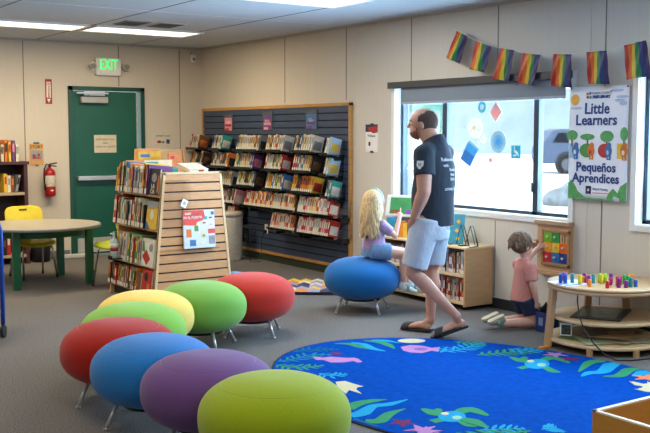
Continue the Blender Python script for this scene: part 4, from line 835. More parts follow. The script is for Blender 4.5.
 ('green', [(3.439, 3.856), (3.427, 3.845), (3.413, 3.838), (3.401, 3.836), (3.391, 3.839), (3.386, 3.847), (3.385, 3.858), (3.390, 3.871), (3.399, 3.884), (3.411, 3.895), (3.424, 3.902), (3.436, 3.905), (3.446, 3.902), (3.452, 3.894), (3.452, 3.883), (3.448, 3.869)]),
 ('green', [(4.668, 4.550), (4.672, 4.533), (4.675, 4.508), (4.678, 4.481), (4.681, 4.456), (4.687, 4.437), (4.684, 4.424), (4.682, 4.411), (4.682, 4.397), (4.681, 4.385), (4.680, 4.375), (4.627, 4.362), (4.622, 4.370), (4.615, 4.381), (4.608, 4.397), (4.601, 4.416), (4.597, 4.439), (4.605, 4.463), (4.616, 4.490), (4.627, 4.516), (4.637, 4.538), (4.647, 4.553)]),
 ('green', [(4.753, 4.383), (4.770, 4.390), (4.796, 4.402), (4.829, 4.413), (4.868, 4.418), (4.916, 4.391), (4.918, 4.343), (4.905, 4.302), (4.888, 4.260), (4.872, 4.225), (4.859, 4.201), (4.838, 4.207), (4.838, 4.234), (4.841, 4.272), (4.844, 4.314), (4.842, 4.346), (4.838, 4.346), (4.854, 4.336), (4.840, 4.338), (4.814, 4.336), (4.786, 4.331), (4.766, 4.330)]),
 ('green', [(4.471, 4.316), (4.483, 4.316), (4.502, 4.316), (4.522, 4.316), (4.541, 4.317), (4.553, 4.317), (4.554, 4.263), (4.541, 4.263), (4.523, 4.262), (4.502, 4.262), (4.484, 4.262), (4.471, 4.262)]),
 ('green', [(4.665, 4.220), (4.660, 4.203), (4.651, 4.178), (4.642, 4.151), (4.636, 4.126), (4.633, 4.111), (4.629, 4.109), (4.625, 4.105), (4.624, 4.099), (4.626, 4.090), (4.626, 4.082), (4.609, 4.068), (4.602, 4.069), (4.593, 4.071), (4.580, 4.080), (4.568, 4.097), (4.562, 4.122), (4.570, 4.147), (4.582, 4.174), (4.595, 4.201), (4.606, 4.225), (4.614, 4.240)]),
 ('cyan', [(4.723, 4.261), (4.679, 4.229), (4.633, 4.209), (4.590, 4.205), (4.557, 4.215), (4.539, 4.240), (4.538, 4.274), (4.555, 4.314), (4.588, 4.354), (4.632, 4.387), (4.679, 4.408), (4.724, 4.414), (4.759, 4.403), (4.777, 4.378), (4.776, 4.341), (4.757, 4.300)]),
 ('cream', [(4.697, 4.369), (4.685, 4.361), (4.672, 4.356), (4.660, 4.355), (4.651, 4.358), (4.646, 4.365), (4.645, 4.375), (4.649, 4.386), (4.657, 4.396), (4.669, 4.405), (4.682, 4.410), (4.694, 4.411), (4.703, 4.408), (4.709, 4.400), (4.709, 4.391), (4.705, 4.380)]),
 ('lgreen', [(4.685, 4.257), (4.670, 4.246), (4.653, 4.238), (4.637, 4.236), (4.625, 4.240), (4.619, 4.249), (4.619, 4.262), (4.625, 4.276), (4.637, 4.290), (4.653, 4.302), (4.670, 4.310), (4.686, 4.312), (4.698, 4.308), (4.705, 4.299), (4.704, 4.286), (4.698, 4.271)]),
 ('green', [(4.721, 4.445), (4.704, 4.431), (4.685, 4.421), (4.669, 4.418), (4.658, 4.421), (4.652, 4.429), (4.654, 4.443), (4.663, 4.459), (4.677, 4.475), (4.694, 4.490), (4.713, 4.499), (4.729, 4.503), (4.741, 4.500), (4.746, 4.491), (4.744, 4.478), (4.735, 4.461)]),
 ('cyan', [(4.387, 4.938), (4.405, 4.932), (4.428, 4.923), (4.456, 4.915), (4.490, 4.910), (4.532, 4.912), (4.589, 4.925), (4.661, 4.946), (4.736, 4.971), (4.803, 4.993), (4.849, 5.008), (4.854, 4.993), (4.808, 4.978), (4.741, 4.955), (4.666, 4.931), (4.593, 4.909), (4.534, 4.896), (4.490, 4.894), (4.452, 4.899), (4.422, 4.908), (4.399, 4.917), (4.382, 4.923)]),
 ('cyan', [(4.415, 4.925), (4.430, 4.957), (4.455, 4.979), (4.472, 4.987), (4.466, 4.969), (4.445, 4.943)]),
 ('cyan', [(4.415, 4.925), (4.437, 4.898), (4.447, 4.866), (4.447, 4.848), (4.433, 4.860), (4.418, 4.890)]),
 ('cyan', [(4.474, 4.914), (4.494, 4.954), (4.525, 4.982), (4.546, 4.991), (4.539, 4.969), (4.512, 4.937)]),
 ('cyan', [(4.474, 4.914), (4.502, 4.880), (4.515, 4.840), (4.515, 4.817), (4.498, 4.833), (4.479, 4.871)]),
 ('cyan', [(4.534, 4.904), (4.533, 4.953), (4.549, 4.997), (4.566, 5.017), (4.570, 4.992), (4.560, 4.945)]),
 ('cyan', [(4.534, 4.904), (4.579, 4.885), (4.612, 4.852), (4.623, 4.828), (4.598, 4.835), (4.560, 4.863)]),
 ('cyan', [(4.591, 4.922), (4.591, 4.972), (4.608, 5.017), (4.624, 5.037), (4.628, 5.011), (4.618, 4.964)]),
 ('cyan', [(4.591, 4.922), (4.637, 4.902), (4.671, 4.868), (4.683, 4.844), (4.657, 4.852), (4.619, 4.880)]),
 ('cyan', [(4.649, 4.939), (4.649, 4.986), (4.664, 5.028), (4.680, 5.046), (4.684, 5.022), (4.674, 4.978)]),
 ('cyan', [(4.649, 4.939), (4.692, 4.921), (4.724, 4.889), (4.734, 4.867), (4.711, 4.874), (4.675, 4.900)]),
 ('cyan', [(4.707, 4.957), (4.707, 4.996), (4.720, 5.031), (4.733, 5.047), (4.736, 5.026), (4.728, 4.990)]),
 ('cyan', [(4.707, 4.957), (4.743, 4.941), (4.770, 4.915), (4.779, 4.896), (4.759, 4.902), (4.728, 4.924)]),
 ('cyan', [(4.765, 4.974), (4.765, 5.003), (4.774, 5.028), (4.784, 5.039), (4.786, 5.025), (4.780, 4.998)]),
 ('cyan', [(4.765, 4.974), (4.791, 4.963), (4.810, 4.944), (4.817, 4.931), (4.802, 4.935), (4.780, 4.951)]),
 ('cyan', [(4.823, 4.992), (4.823, 5.007), (4.828, 5.020), (4.833, 5.026), (4.834, 5.019), (4.831, 5.004)]),
 ('cyan', [(4.823, 4.992), (4.837, 4.986), (4.847, 4.976), (4.850, 4.969), (4.843, 4.971), (4.831, 4.979)]),
 ('green', [(4.678, 5.130), (4.684, 5.118), (4.693, 5.102), (4.704, 5.083), (4.716, 5.062), (4.727, 5.041), (4.740, 5.016), (4.755, 4.987), (4.769, 4.959), (4.782, 4.934), (4.791, 4.916), (4.776, 4.909), (4.768, 4.927), (4.755, 4.952), (4.741, 4.980), (4.726, 5.009), (4.713, 5.033), (4.702, 5.054), (4.690, 5.075), (4.679, 5.094), (4.670, 5.110), (4.664, 5.122)]),
 ('green', [(4.683, 5.105), (4.714, 5.112), (4.744, 5.107), (4.758, 5.100), (4.743, 5.094), (4.712, 5.093)]),
 ('green', [(4.683, 5.105), (4.676, 5.073), (4.660, 5.048), (4.647, 5.037), (4.648, 5.054), (4.660, 5.082)]),
 ('green', [(4.706, 5.062), (4.746, 5.072), (4.784, 5.066), (4.803, 5.056), (4.783, 5.049), (4.744, 5.048)]),
 ('green', [(4.706, 5.062), (4.698, 5.023), (4.677, 4.990), (4.661, 4.977), (4.662, 4.998), (4.678, 5.034)]),
 ('green', [(4.729, 5.020), (4.769, 5.028), (4.807, 5.021), (4.826, 5.010), (4.805, 5.003), (4.766, 5.004)]),
 ('green', [(4.729, 5.020), (4.719, 4.981), (4.697, 4.948), (4.680, 4.936), (4.682, 4.957), (4.699, 4.992)]),
 ('green', [(4.751, 4.977), (4.782, 4.983), (4.812, 4.978), (4.826, 4.969), (4.811, 4.964), (4.780, 4.965)]),
 ('green', [(4.751, 4.977), (4.743, 4.946), (4.726, 4.921), (4.713, 4.911), (4.714, 4.928), (4.728, 4.955)]),
 ('green', [(4.773, 4.934), (4.788, 4.937), (4.803, 4.934), (4.811, 4.930), (4.803, 4.928), (4.787, 4.928)]),
 ('green', [(4.773, 4.934), (4.769, 4.919), (4.760, 4.906), (4.753, 4.901), (4.754, 4.909), (4.761, 4.923)]),
 ('green', [(4.518, 4.725), (4.545, 4.716), (4.583, 4.704), (4.627, 4.690), (4.671, 4.676), (4.712, 4.664), (4.749, 4.653), (4.786, 4.642), (4.821, 4.631), (4.856, 4.622), (4.891, 4.615), (4.927, 4.610), (4.966, 4.606), (5.004, 4.603), (5.036, 4.602), (5.059, 4.600), (5.058, 4.584), (5.035, 4.586), (5.003, 4.587), (4.965, 4.590), (4.925, 4.594), (4.888, 4.599), (4.852, 4.607), (4.817, 4.616), (4.781, 4.626), (4.745, 4.637), (4.708, 4.648), (4.667, 4.661), (4.622, 4.675), (4.578, 4.689), (4.540, 4.701), (4.513, 4.710)]),
 ('green', [(4.542, 4.709), (4.561, 4.737), (4.588, 4.756), (4.605, 4.761), (4.597, 4.745), (4.574, 4.722)]),
 ('green', [(4.542, 4.709), (4.560, 4.680), (4.567, 4.648), (4.564, 4.630), (4.553, 4.644), (4.542, 4.675)]),
 ('green', [(4.596, 4.692), (4.619, 4.727), (4.651, 4.750), (4.672, 4.756), (4.663, 4.736), (4.634, 4.708)]),
 ('green', [(4.596, 4.692), (4.618, 4.657), (4.626, 4.618), (4.622, 4.596), (4.608, 4.613), (4.595, 4.650)]),
 ('green', [(4.649, 4.675), (4.675, 4.714), (4.712, 4.741), (4.736, 4.747), (4.725, 4.725), (4.692, 4.694)]),
 ('green', [(4.649, 4.675), (4.674, 4.635), (4.683, 4.591), (4.679, 4.567), (4.663, 4.586), (4.648, 4.628)]),
 ('green', [(4.702, 4.659), (4.730, 4.700), (4.768, 4.728), (4.794, 4.735), (4.782, 4.712), (4.748, 4.678)]),
 ('green', [(4.702, 4.659), (4.729, 4.617), (4.739, 4.570), (4.735, 4.544), (4.718, 4.564), (4.702, 4.609)]),
 ('green', [(4.756, 4.643), (4.782, 4.686), (4.820, 4.715), (4.845, 4.723), (4.834, 4.699), (4.801, 4.665)]),
 ('green', [(4.756, 4.643), (4.784, 4.602), (4.795, 4.556), (4.792, 4.530), (4.775, 4.549), (4.757, 4.594)]),
 ('green', [(4.810, 4.629), (4.835, 4.669), (4.871, 4.696), (4.894, 4.704), (4.884, 4.681), (4.853, 4.649)]),
 ('green', [(4.810, 4.629), (4.837, 4.590), (4.847, 4.546), (4.844, 4.521), (4.828, 4.540), (4.811, 4.582)]),
 ('green', [(4.864, 4.614), (4.886, 4.649), (4.918, 4.674), (4.939, 4.680), (4.930, 4.660), (4.902, 4.632)]),
 ('green', [(4.864, 4.614), (4.888, 4.580), (4.897, 4.541), (4.894, 4.519), (4.880, 4.535), (4.865, 4.572)]),
 ('green', [(4.919, 4.604), (4.931, 4.636), (4.953, 4.660), (4.969, 4.669), (4.965, 4.651), (4.947, 4.624)]),
 ('green', [(4.919, 4.604), (4.943, 4.580), (4.956, 4.550), (4.957, 4.532), (4.943, 4.543), (4.926, 4.571)]),
 ('green', [(4.975, 4.599), (4.984, 4.622), (4.999, 4.640), (5.011, 4.646), (5.008, 4.633), (4.995, 4.614)]),
 ('green', [(4.975, 4.599), (4.992, 4.582), (5.001, 4.560), (5.002, 4.548), (4.992, 4.556), (4.979, 4.575)]),
 ('green', [(5.030, 4.595), (5.035, 4.607), (5.044, 4.617), (5.051, 4.620), (5.049, 4.613), (5.042, 4.602)]),
 ('green', [(5.030, 4.595), (5.040, 4.585), (5.045, 4.573), (5.046, 4.566), (5.040, 4.570), (5.033, 4.581)]),
 ('cyan', [(4.827, 4.734), (4.832, 4.718), (4.840, 4.694), (4.849, 4.668), (4.861, 4.644), (4.875, 4.627), (4.896, 4.615), (4.924, 4.606), (4.953, 4.600), (4.980, 4.595), (4.999, 4.591), (4.996, 4.575), (4.977, 4.579), (4.950, 4.584), (4.919, 4.591), (4.889, 4.600), (4.865, 4.614), (4.847, 4.635), (4.834, 4.662), (4.824, 4.689), (4.817, 4.713), (4.811, 4.729)]),
 ('cyan', [(4.830, 4.708), (4.867, 4.714), (4.903, 4.706), (4.920, 4.695), (4.901, 4.690), (4.864, 4.692)]),
 ('cyan', [(4.830, 4.708), (4.819, 4.672), (4.797, 4.642), (4.781, 4.632), (4.783, 4.651), (4.801, 4.684)]),
 ('cyan', [(4.851, 4.662), (4.899, 4.669), (4.945, 4.659), (4.966, 4.645), (4.942, 4.638), (4.895, 4.641)]),
 ('cyan', [(4.851, 4.662), (4.838, 4.615), (4.810, 4.578), (4.788, 4.564), (4.792, 4.589), (4.814, 4.630)]),
 ('cyan', [(4.875, 4.619), (4.901, 4.660), (4.939, 4.688), (4.963, 4.695), (4.953, 4.672), (4.919, 4.639)]),
 ('cyan', [(4.875, 4.619), (4.902, 4.578), (4.912, 4.532), (4.908, 4.507), (4.891, 4.526), (4.875, 4.570)]),
 ('cyan', [(4.924, 4.605), (4.944, 4.637), (4.974, 4.658), (4.993, 4.664), (4.985, 4.646), (4.959, 4.620)]),
 ('cyan', [(4.924, 4.605), (4.945, 4.573), (4.953, 4.537), (4.950, 4.517), (4.937, 4.532), (4.924, 4.566)]),
 ('cyan', [(4.973, 4.590), (4.983, 4.606), (4.998, 4.617), (5.008, 4.620), (5.003, 4.611), (4.990, 4.598)]),
 ('cyan', [(4.973, 4.590), (4.983, 4.574), (4.987, 4.556), (4.986, 4.546), (4.979, 4.554), (4.973, 4.571)]),
 ('pink', [(5.046, 4.442), (4.982, 4.450), (4.968, 4.513), (4.940, 4.455), (4.876, 4.461), (4.922, 4.417), (4.897, 4.358), (4.954, 4.388), (5.002, 4.346), (4.990, 4.409)]),
 ('darkred', [(4.988, 4.345), (4.940, 4.314), (4.894, 4.349), (4.908, 4.294), (4.861, 4.261), (4.918, 4.257), (4.935, 4.202), (4.956, 4.256), (5.013, 4.254), (4.969, 4.291)]),
 ('green', [(4.716, 4.019), (4.748, 4.042), (4.795, 4.074), (4.849, 4.109), (4.901, 4.141), (4.944, 4.165), (4.979, 4.175), (5.008, 4.178), (5.030, 4.175), (5.045, 4.172), (5.058, 4.172), (5.078, 4.166), (5.101, 4.160), (5.124, 4.153), (5.143, 4.147), (5.157, 4.141), (5.157, 4.121), (5.143, 4.115), (5.124, 4.109), (5.101, 4.104), (5.077, 4.098), (5.054, 4.092), (5.031, 4.095), (5.014, 4.101), (5.004, 4.104), (4.991, 4.104), (4.968, 4.099), (4.926, 4.088), (4.870, 4.067), (4.812, 4.043), (4.759, 4.021), (4.722, 4.008)]),
 ('cyan', [(4.638, 3.930), (4.651, 3.939), (4.670, 3.952), (4.693, 3.964), (4.718, 3.976), (4.745, 3.984), (4.773, 3.981), (4.795, 3.973), (4.811, 3.967), (4.821, 3.965), (4.834, 3.968), (4.859, 3.979), (4.896, 3.999), (4.937, 4.022), (4.977, 4.045), (5.015, 4.062), (5.050, 4.063), (5.079, 4.057), (5.100, 4.047), (5.112, 4.038), (5.120, 4.030), (5.112, 3.991), (5.100, 3.987), (5.086, 3.985), (5.073, 3.981), (5.059, 3.976), (5.045, 3.967), (5.017, 3.958), (4.979, 3.940), (4.935, 3.920), (4.892, 3.901), (4.851, 3.890), (4.813, 3.890), (4.783, 3.900), (4.764, 3.912), (4.753, 3.921), (4.744, 3.924), (4.728, 3.927), (4.704, 3.925), (4.680, 3.922), (4.658, 3.919), (4.642, 3.919)]),
 ('green', [(4.754, 3.853), (4.769, 3.850), (4.788, 3.842), (4.809, 3.835), (4.828, 3.833), (4.844, 3.837), (4.867, 3.844), (4.901, 3.859), (4.941, 3.878), (4.982, 3.895), (5.023, 3.905), (5.062, 3.894), (5.091, 3.876), (5.111, 3.855), (5.126, 3.837), (5.135, 3.823), (5.123, 3.807), (5.107, 3.811), (5.086, 3.819), (5.064, 3.826), (5.044, 3.829), (5.028, 3.825), (5.005, 3.821), (4.971, 3.808), (4.931, 3.791), (4.890, 3.775), (4.849, 3.767), (4.813, 3.777), (4.787, 3.794), (4.768, 3.813), (4.755, 3.831), (4.747, 3.843)]),
 ('cyan', [(4.900, 3.753), (4.917, 3.764), (4.941, 3.777), (4.969, 3.790), (4.997, 3.802), (5.025, 3.811), (5.050, 3.809), (5.072, 3.802), (5.088, 3.795), (5.098, 3.790), (5.103, 3.787), (5.061, 3.697), (5.053, 3.701), (5.044, 3.705), (5.037, 3.708), (5.031, 3.710), (5.024, 3.711), (5.006, 3.718), (4.979, 3.722), (4.950, 3.725), (4.923, 3.729), (4.904, 3.734)]),
 ('orange', [(5.031, 3.723), (4.960, 3.711), (4.925, 3.773), (4.914, 3.702), (4.844, 3.688), (4.908, 3.656), (4.900, 3.585), (4.951, 3.636), (5.016, 3.606), (4.983, 3.670)]),
 ('cream', [(4.787, 3.684), (4.776, 3.597), (4.852, 3.582), (4.690, 3.437), (4.670, 3.469), (4.662, 3.546), (4.719, 3.506), (4.754, 3.556), (4.738, 3.604)]),
 ('cyan', [(3.370, 3.492), (3.380, 3.487), (3.394, 3.480), (3.411, 3.472), (3.429, 3.462), (3.449, 3.451), (3.473, 3.438), (3.501, 3.422), (3.529, 3.406), (3.554, 3.391), (3.571, 3.381), (3.563, 3.367), (3.545, 3.377), (3.521, 3.392), (3.493, 3.408), (3.465, 3.424), (3.441, 3.437), (3.422, 3.448), (3.403, 3.458), (3.387, 3.466), (3.373, 3.473), (3.363, 3.478)]),
 ('cyan', [(3.384, 3.476), (3.405, 3.499), (3.432, 3.511), (3.448, 3.513), (3.438, 3.500), (3.414, 3.483)]),
 ('cyan', [(3.384, 3.476), (3.395, 3.448), (3.396, 3.419), (3.391, 3.403), (3.383, 3.417), (3.378, 3.446)]),
 ('cyan', [(3.418, 3.459), (3.445, 3.487), (3.479, 3.503), (3.499, 3.505), (3.487, 3.489), (3.456, 3.468)]),
 ('cyan', [(3.418, 3.459), (3.432, 3.423), (3.433, 3.385), (3.427, 3.365), (3.416, 3.383), (3.410, 3.420)]),
 ('cyan', [(3.451, 3.441), (3.481, 3.470), (3.518, 3.485), (3.540, 3.486), (3.527, 3.469), (3.492, 3.448)]),
 ('cyan', [(3.451, 3.441), (3.465, 3.402), (3.464, 3.362), (3.456, 3.341), (3.446, 3.361), (3.441, 3.400)]),
 ('cyan', [(3.484, 3.422), (3.512, 3.448), (3.545, 3.462), (3.565, 3.463), (3.553, 3.448), (3.522, 3.429)]),
 ('cyan', [(3.484, 3.422), (3.497, 3.386), (3.496, 3.350), (3.489, 3.331), (3.480, 3.349), (3.475, 3.385)]),
 ('cyan', [(3.517, 3.403), (3.538, 3.422), (3.563, 3.433), (3.578, 3.434), (3.568, 3.422), (3.545, 3.408)]),
 ('cyan', [(3.517, 3.403), (3.527, 3.376), (3.526, 3.349), (3.521, 3.335), (3.514, 3.348), (3.510, 3.375)]),
 ('cyan', [(3.550, 3.384), (3.561, 3.394), (3.573, 3.399), (3.581, 3.399), (3.576, 3.394), (3.564, 3.386)]),
 ('cyan', [(3.550, 3.384), (3.555, 3.370), (3.555, 3.356), (3.552, 3.349), (3.548, 3.356), (3.547, 3.370)]),
 ('cyan', [(3.632, 3.325), (3.644, 3.321), (3.662, 3.314), (3.682, 3.307), (3.700, 3.301), (3.713, 3.296), (3.707, 3.281), (3.695, 3.286), (3.677, 3.292), (3.657, 3.299), (3.639, 3.306), (3.626, 3.310)]),
 ('cyan', [(3.639, 3.314), (3.659, 3.341), (3.685, 3.359), (3.702, 3.363), (3.694, 3.347), (3.670, 3.326)]),
 ('cyan', [(3.639, 3.314), (3.656, 3.285), (3.661, 3.254), (3.658, 3.236), (3.647, 3.250), (3.637, 3.281)]),
 ('cyan', [(3.659, 3.307), (3.684, 3.341), (3.717, 3.363), (3.738, 3.368), (3.728, 3.348), (3.698, 3.322)]),
 ('cyan', [(3.659, 3.307), (3.680, 3.271), (3.687, 3.231), (3.683, 3.210), (3.669, 3.227), (3.657, 3.265)]),
 ('cyan', [(3.680, 3.300), (3.701, 3.329), (3.729, 3.348), (3.748, 3.352), (3.739, 3.336), (3.713, 3.312)]),
 ('cyan', [(3.680, 3.300), (3.698, 3.268), (3.703, 3.234), (3.700, 3.216), (3.688, 3.231), (3.678, 3.264)]),
 ('cyan', [(3.700, 3.292), (3.710, 3.307), (3.725, 3.317), (3.734, 3.319), (3.730, 3.311), (3.717, 3.299)]),
 ('cyan', [(3.700, 3.292), (3.709, 3.277), (3.712, 3.259), (3.710, 3.250), (3.704, 3.258), (3.699, 3.274)])]

RC = dict(pink='#b07cb0', mauve='#85609a', cream='#c9c09a', green='#358a5c', lgreen='#8cc0a0', cyan='#1b93bd', teal='#23788a', darkteal='#12607c', darkred='#6b2b52', orange='#e07f55')
rk_ = list(RC); b = B(); RN = 96; cx, cy, ra, rb, rt = 4.013, 4.073, 1.562, 1.081, math.radians(97.1)
el = [(cx + ra * math.cos(q) * math.cos(rt) - rb * math.sin(q) * math.sin(rt), cy + ra * math.cos(q) * math.sin(rt) + rb * math.sin(q) * math.cos(rt)) for q in [2 * math.pi * k / RN for k in range(RN)]]
el2 = [(cx + (x - cx) * 1.010, cy + (y - cy) * 1.010) for x, y in el]
up = lambda u, v, q: (u - cx, v - cy, q)
b.prism(el2, up, .0, .008, len(rk_) + 1); b.prism(el, up, .004, .010, len(rk_))
def inside(p): 
    dx, dy = p[0] - cx, p[1] - cy; u = dx * math.cos(rt) + dy * math.sin(rt); v = -dx * math.sin(rt) + dy * math.cos(rt)
    q = math.hypot(u / ra, v / rb)
    return p if q < .992 else (cx + dx * .992 / q, cy + dy * .992 / q)
# border leaves continued round the side of the rug that the photograph does not show
for k, (cc, pl) in enumerate(RUG + [(c_, [(2 * cx - x + .05, 2 * cy - y - .1) for x, y in pl]) for c_, pl in RUG if len(pl) != 16 and min(p[1] for p in pl) > 4.3]):
    if len(pl) < 3: continue
    b.prism([inside(p) for p in pl], up, .009, .0103 + k * .00001, rk_.index(cc))
rugm = [mat('rug_' + k, v, .95, 0, .12, 150, spec=.1) for k, v in RC.items()] + [mat('rug_blue', '#02439c', .95, 0, .12, 22, bump=.2, spec=.02), mat('rug_edge', '#0b1c3c', .95)]
tag(obj('play_rug', b, rugm, loc=(cx, cy, 0)), 'large blue oval rug with sea creatures and seaweed on the carpet', 'rug')
# patterned floor cushion behind the blue pouf
t = thing('play_mat', 'yellow and lavender patterned soft mat on the carpet behind the blue pouf', 'mat', (5.30, 7.62, 0), math.radians(-38))
b = B(); cm = [mat('mat_yellow', '#e3bd32', .9), mat('mat_lavender', '#9a93b5', .9), mat('mat_cream', '#d8d0b8', .9), mat('mat_orange', '#d9863c', .9), mat('mat_dark', '#3d3f58', .9)]
for i in range(7):
    for j in range(6):
        m_ = (i * 3 + j * 2 + (i * j) % 3) % 5; x, y = -.42 + i * .12, -.36 + j * .12; z = .03
        b.add([(x, y, z), (x + .12, y, z), (x + .12, y + .12, z), (x, y + .12, z), (x + .06, y + .06, z + .028)], [(0, 1, 4), (1, 2, 4), (2, 3, 4), (3, 0, 4)], m_, True)
obj('quilted_top', b, cm, t); obj('base', B().box(-.42, .42, -.36, .36, 0.0, .03), mat('mat_base', '#1a1c2c', .9), t, bevel=.008)

# ================================================================== LOW BOOKCASE UNDER THE WINDOW
BX0, BX1, BYa, BYb, BZ = 5.578, 5.903, 5.99, 7.20, .545
t = thing('low_bookcase', 'low birch bookcase on casters under the window', 'bookcase', (0, 0, 0))
obj('side_panel', B().box(BX0, BX1, BYa, BYa + .02, .035, BZ - .018), BIRCH, t, bevel=.002); obj('side_panel', B().box(BX0, BX1, BYb - .02, BYb, .035, BZ - .018), BIRCH, t, bevel=.002)
obj('top_panel', B().box(BX0 - .006, BX1, BYa - .004, BYb + .004, BZ - .018, BZ), BIRCH_E, t, bevel=.003)
obj('back_panel', B().box(BX1 - .012, BX1, BYa + .02, BYb - .02, .06, BZ - .018), BIRCH, t)
for z in (.05, .285): obj('shelf', B().box(BX0 + .004, BX1 - .012, BYa + .02, BYb - .02, z, z + .02), BIRCH_E, t)
obj('divider', B().box(BX0 + .01, BX1 - .012, 6.60, 6.62, .07, BZ - .018), BIRCH, t)
for x in (BX0 + .06, BX1 - .06):
    for y in (BYa + .08, BYb - .08): obj('caster', B().cyl((x, y - .012, .02), (x, y + .012, .02), .02, n=16).cyl((x, y, .02), (x, y, .05), .01), BLACK, t)
for sh, z, pal in (('lower', .071, ['red', 'white', 'brown', 'red', 'orange', 'cream', 'red', 'green', 'white', 'pink']), ('upper', .306, ['white', 'red', 'black', 'white', 'grey', 'red', 'blue', 'cream', 'brown', 'white'])):
    y = 7.15; k = 0
    while y > 6.05:
        th = random.choice((.014, .02, .028)); y -= th + .003
        if 6.58 < y < 6.64: y = 6.575 - th; 
        c_ = pal[k % len(pal)]; k += 1
        book('book', c_, 'book', (5.63 + random.uniform(-.012, .012), y, z), th, .16, random.uniform(.15, .198),
             label=f'{c_} book, {nth(k - 1)} from the left on the {sh} shelf of the low bookcase', group=f'books on the {sh} shelf of the low bookcase')
# wire stands
for i, (x, y) in enumerate([(5.70, 6.10), (5.70, 6.00 + .02)]):
    q = B().tube([(-.0, .075, .004), (0, .045, .10), (0, .018, .172), (0, -.018, .172), (0, -.045, .10), (0, -.075, .004)], .0035)
    q.tube([(0, .075, .004), (-.09, .07, .004), (-.10, .07, .03)], .0035).tube([(0, -.075, .004), (-.09, -.07, .004), (-.10, -.07, .03)], .0035).tube([(0, .018, .172), (.06, .02, .004), (.06, -.02, .004), (0, -.018, .172)], .0035)
    tag(obj('book_easel', q, BLACK, loc=(x, [6.16, 6.045][i], BZ)), ['black wire book easel beside the teal picture book', 'black wire book easel nearest the end of the low bookcase'][i], 'easel', 'wire easels on the low bookcase')
t = thing('picture_book', 'teal picture book with yellow dots standing on the low bookcase behind the man', 'book', (5.66, 6.30, BZ)); t.rotation_euler = (0, math.radians(14), math.radians(28))
obj('cover', B().box(0, .004, -.13, .10, 0, .265), mat('book_teal', '#3f9bb0', .5), t); obj('pages', B().box(.004, .016, -.125, .095, .004, .26), PAGE, t); obj('back_cover', B().box(.016, .02, -.13, .10, 0, .265), mat('book_teal', '#3f9bb0', .5), t)
for y, z in ((-.08, .20), (-.07, .12), (-.085, .05), (-.02, .17), (.03, .08)): obj('artwork', B().cyl((-.0015, y, z), (.001, y, z), .017, n=12), COVER['yellow'], t)
# tablet and its stand
t = thing('tablet', 'white framed tablet showing a green screen on the low bookcase', 'tablet', (5.66, 6.98, BZ + .19)); t.rotation_euler = (0, math.radians(14), math.radians(24))
obj('case', B().box(0, .018, -.15, .15, 0, .205), WHITE, t, bevel=.008)
obj('screen', B().box(-.002, .001, -.125, .105, .025, .180), mat('screen_green', '#2d8a4e', .3, emit=.35, var=.25, scale=12), t)
obj('screen_picture', B().box(-.0035, -.001, -.02, .095, .03, .065).box(-.0035, -.001, -.11, -.07, .03, .07, 1), [mat('screen_brown', '#7a4a35', .4, emit=.3), mat('screen_purple', '#7a35b0', .4, emit=.4)], t)
t = thing('tablet_stand', 'coloured stand of blue, green, red and yellow panels under the tablet', 'stand', (5.66, 6.98, BZ), math.radians(20))
for i, (c_, y0, y1, h) in enumerate([('skyblue', .05, .13, .18), ('green', .0, .05, .13), ('orange', -.05, .0, .15), ('yellow', -.09, -.05, .13), ('red', -.13, -.09, .16)]):
    obj('panel', B().box(-.01, .05, y0, y1, 0, h), mat('stand_' + c_, {'skyblue': '#3a9fc4', 'green': '#4fae62', 'orange': '#e58a2e', 'yellow': '#eccb3e', 'red': '#cf3b30'}[c_], .5), t, bevel=.003)
obj('back_rest', B().box(.05, .08, -.10, .10, 0, .22), mat('stand_grey', '#5d646b', .5), t, bevel=.003)

# ================================================================== FLAGS AND BANNER
FC = [mat('flag_' + str(i), c_, .45, var=.06) for i, c_ in enumerate(['#b02c20', '#cc6418', '#ccab24', '#1f7136', '#1b3268', '#33204f'])]
FL = [((6.481, 2.417), (6.349, 2.358), (6.634, 2.194), (6.450, 2.120)), ((6.247, 2.315), (6.05, 2.249), (6.312, 2.069), (6.118, 2.024)), ((5.942, 2.225), (5.779, 2.196), (6.008, 1.968), (5.819, 1.939)),
      ((5.677, 2.165), (5.48, 2.14), (5.716, 1.922), (5.549, 1.891)), ((5.342, 2.135), (5.158, 2.122), (5.367, 1.884), (5.161, 1.862)), ((5.011, 2.128), (4.821, 2.128), (5.004, 1.884), (4.804, 1.876)), ((4.667, 2.155), (4.475, 2.175), (4.65, 1.899), (4.432, 1.918))]
fl = ['leftmost rainbow flag of the string, tilted most', 'second rainbow flag from the left on the string', 'third rainbow flag from the left, above the window top', 'fourth rainbow flag from the left, the middle one of the string', 'fifth rainbow flag from the left, above the right window pane', 'sixth rainbow flag, hanging just above the library banner', 'rightmost rainbow flag beside the picture edge']
XF = X1 - .105; _k = XF / 5.9   # hung clear of the shade's valance
FL = [tuple((y * _k, EYE + (z - EYE) * _k) for y, z in q) for q in FL]
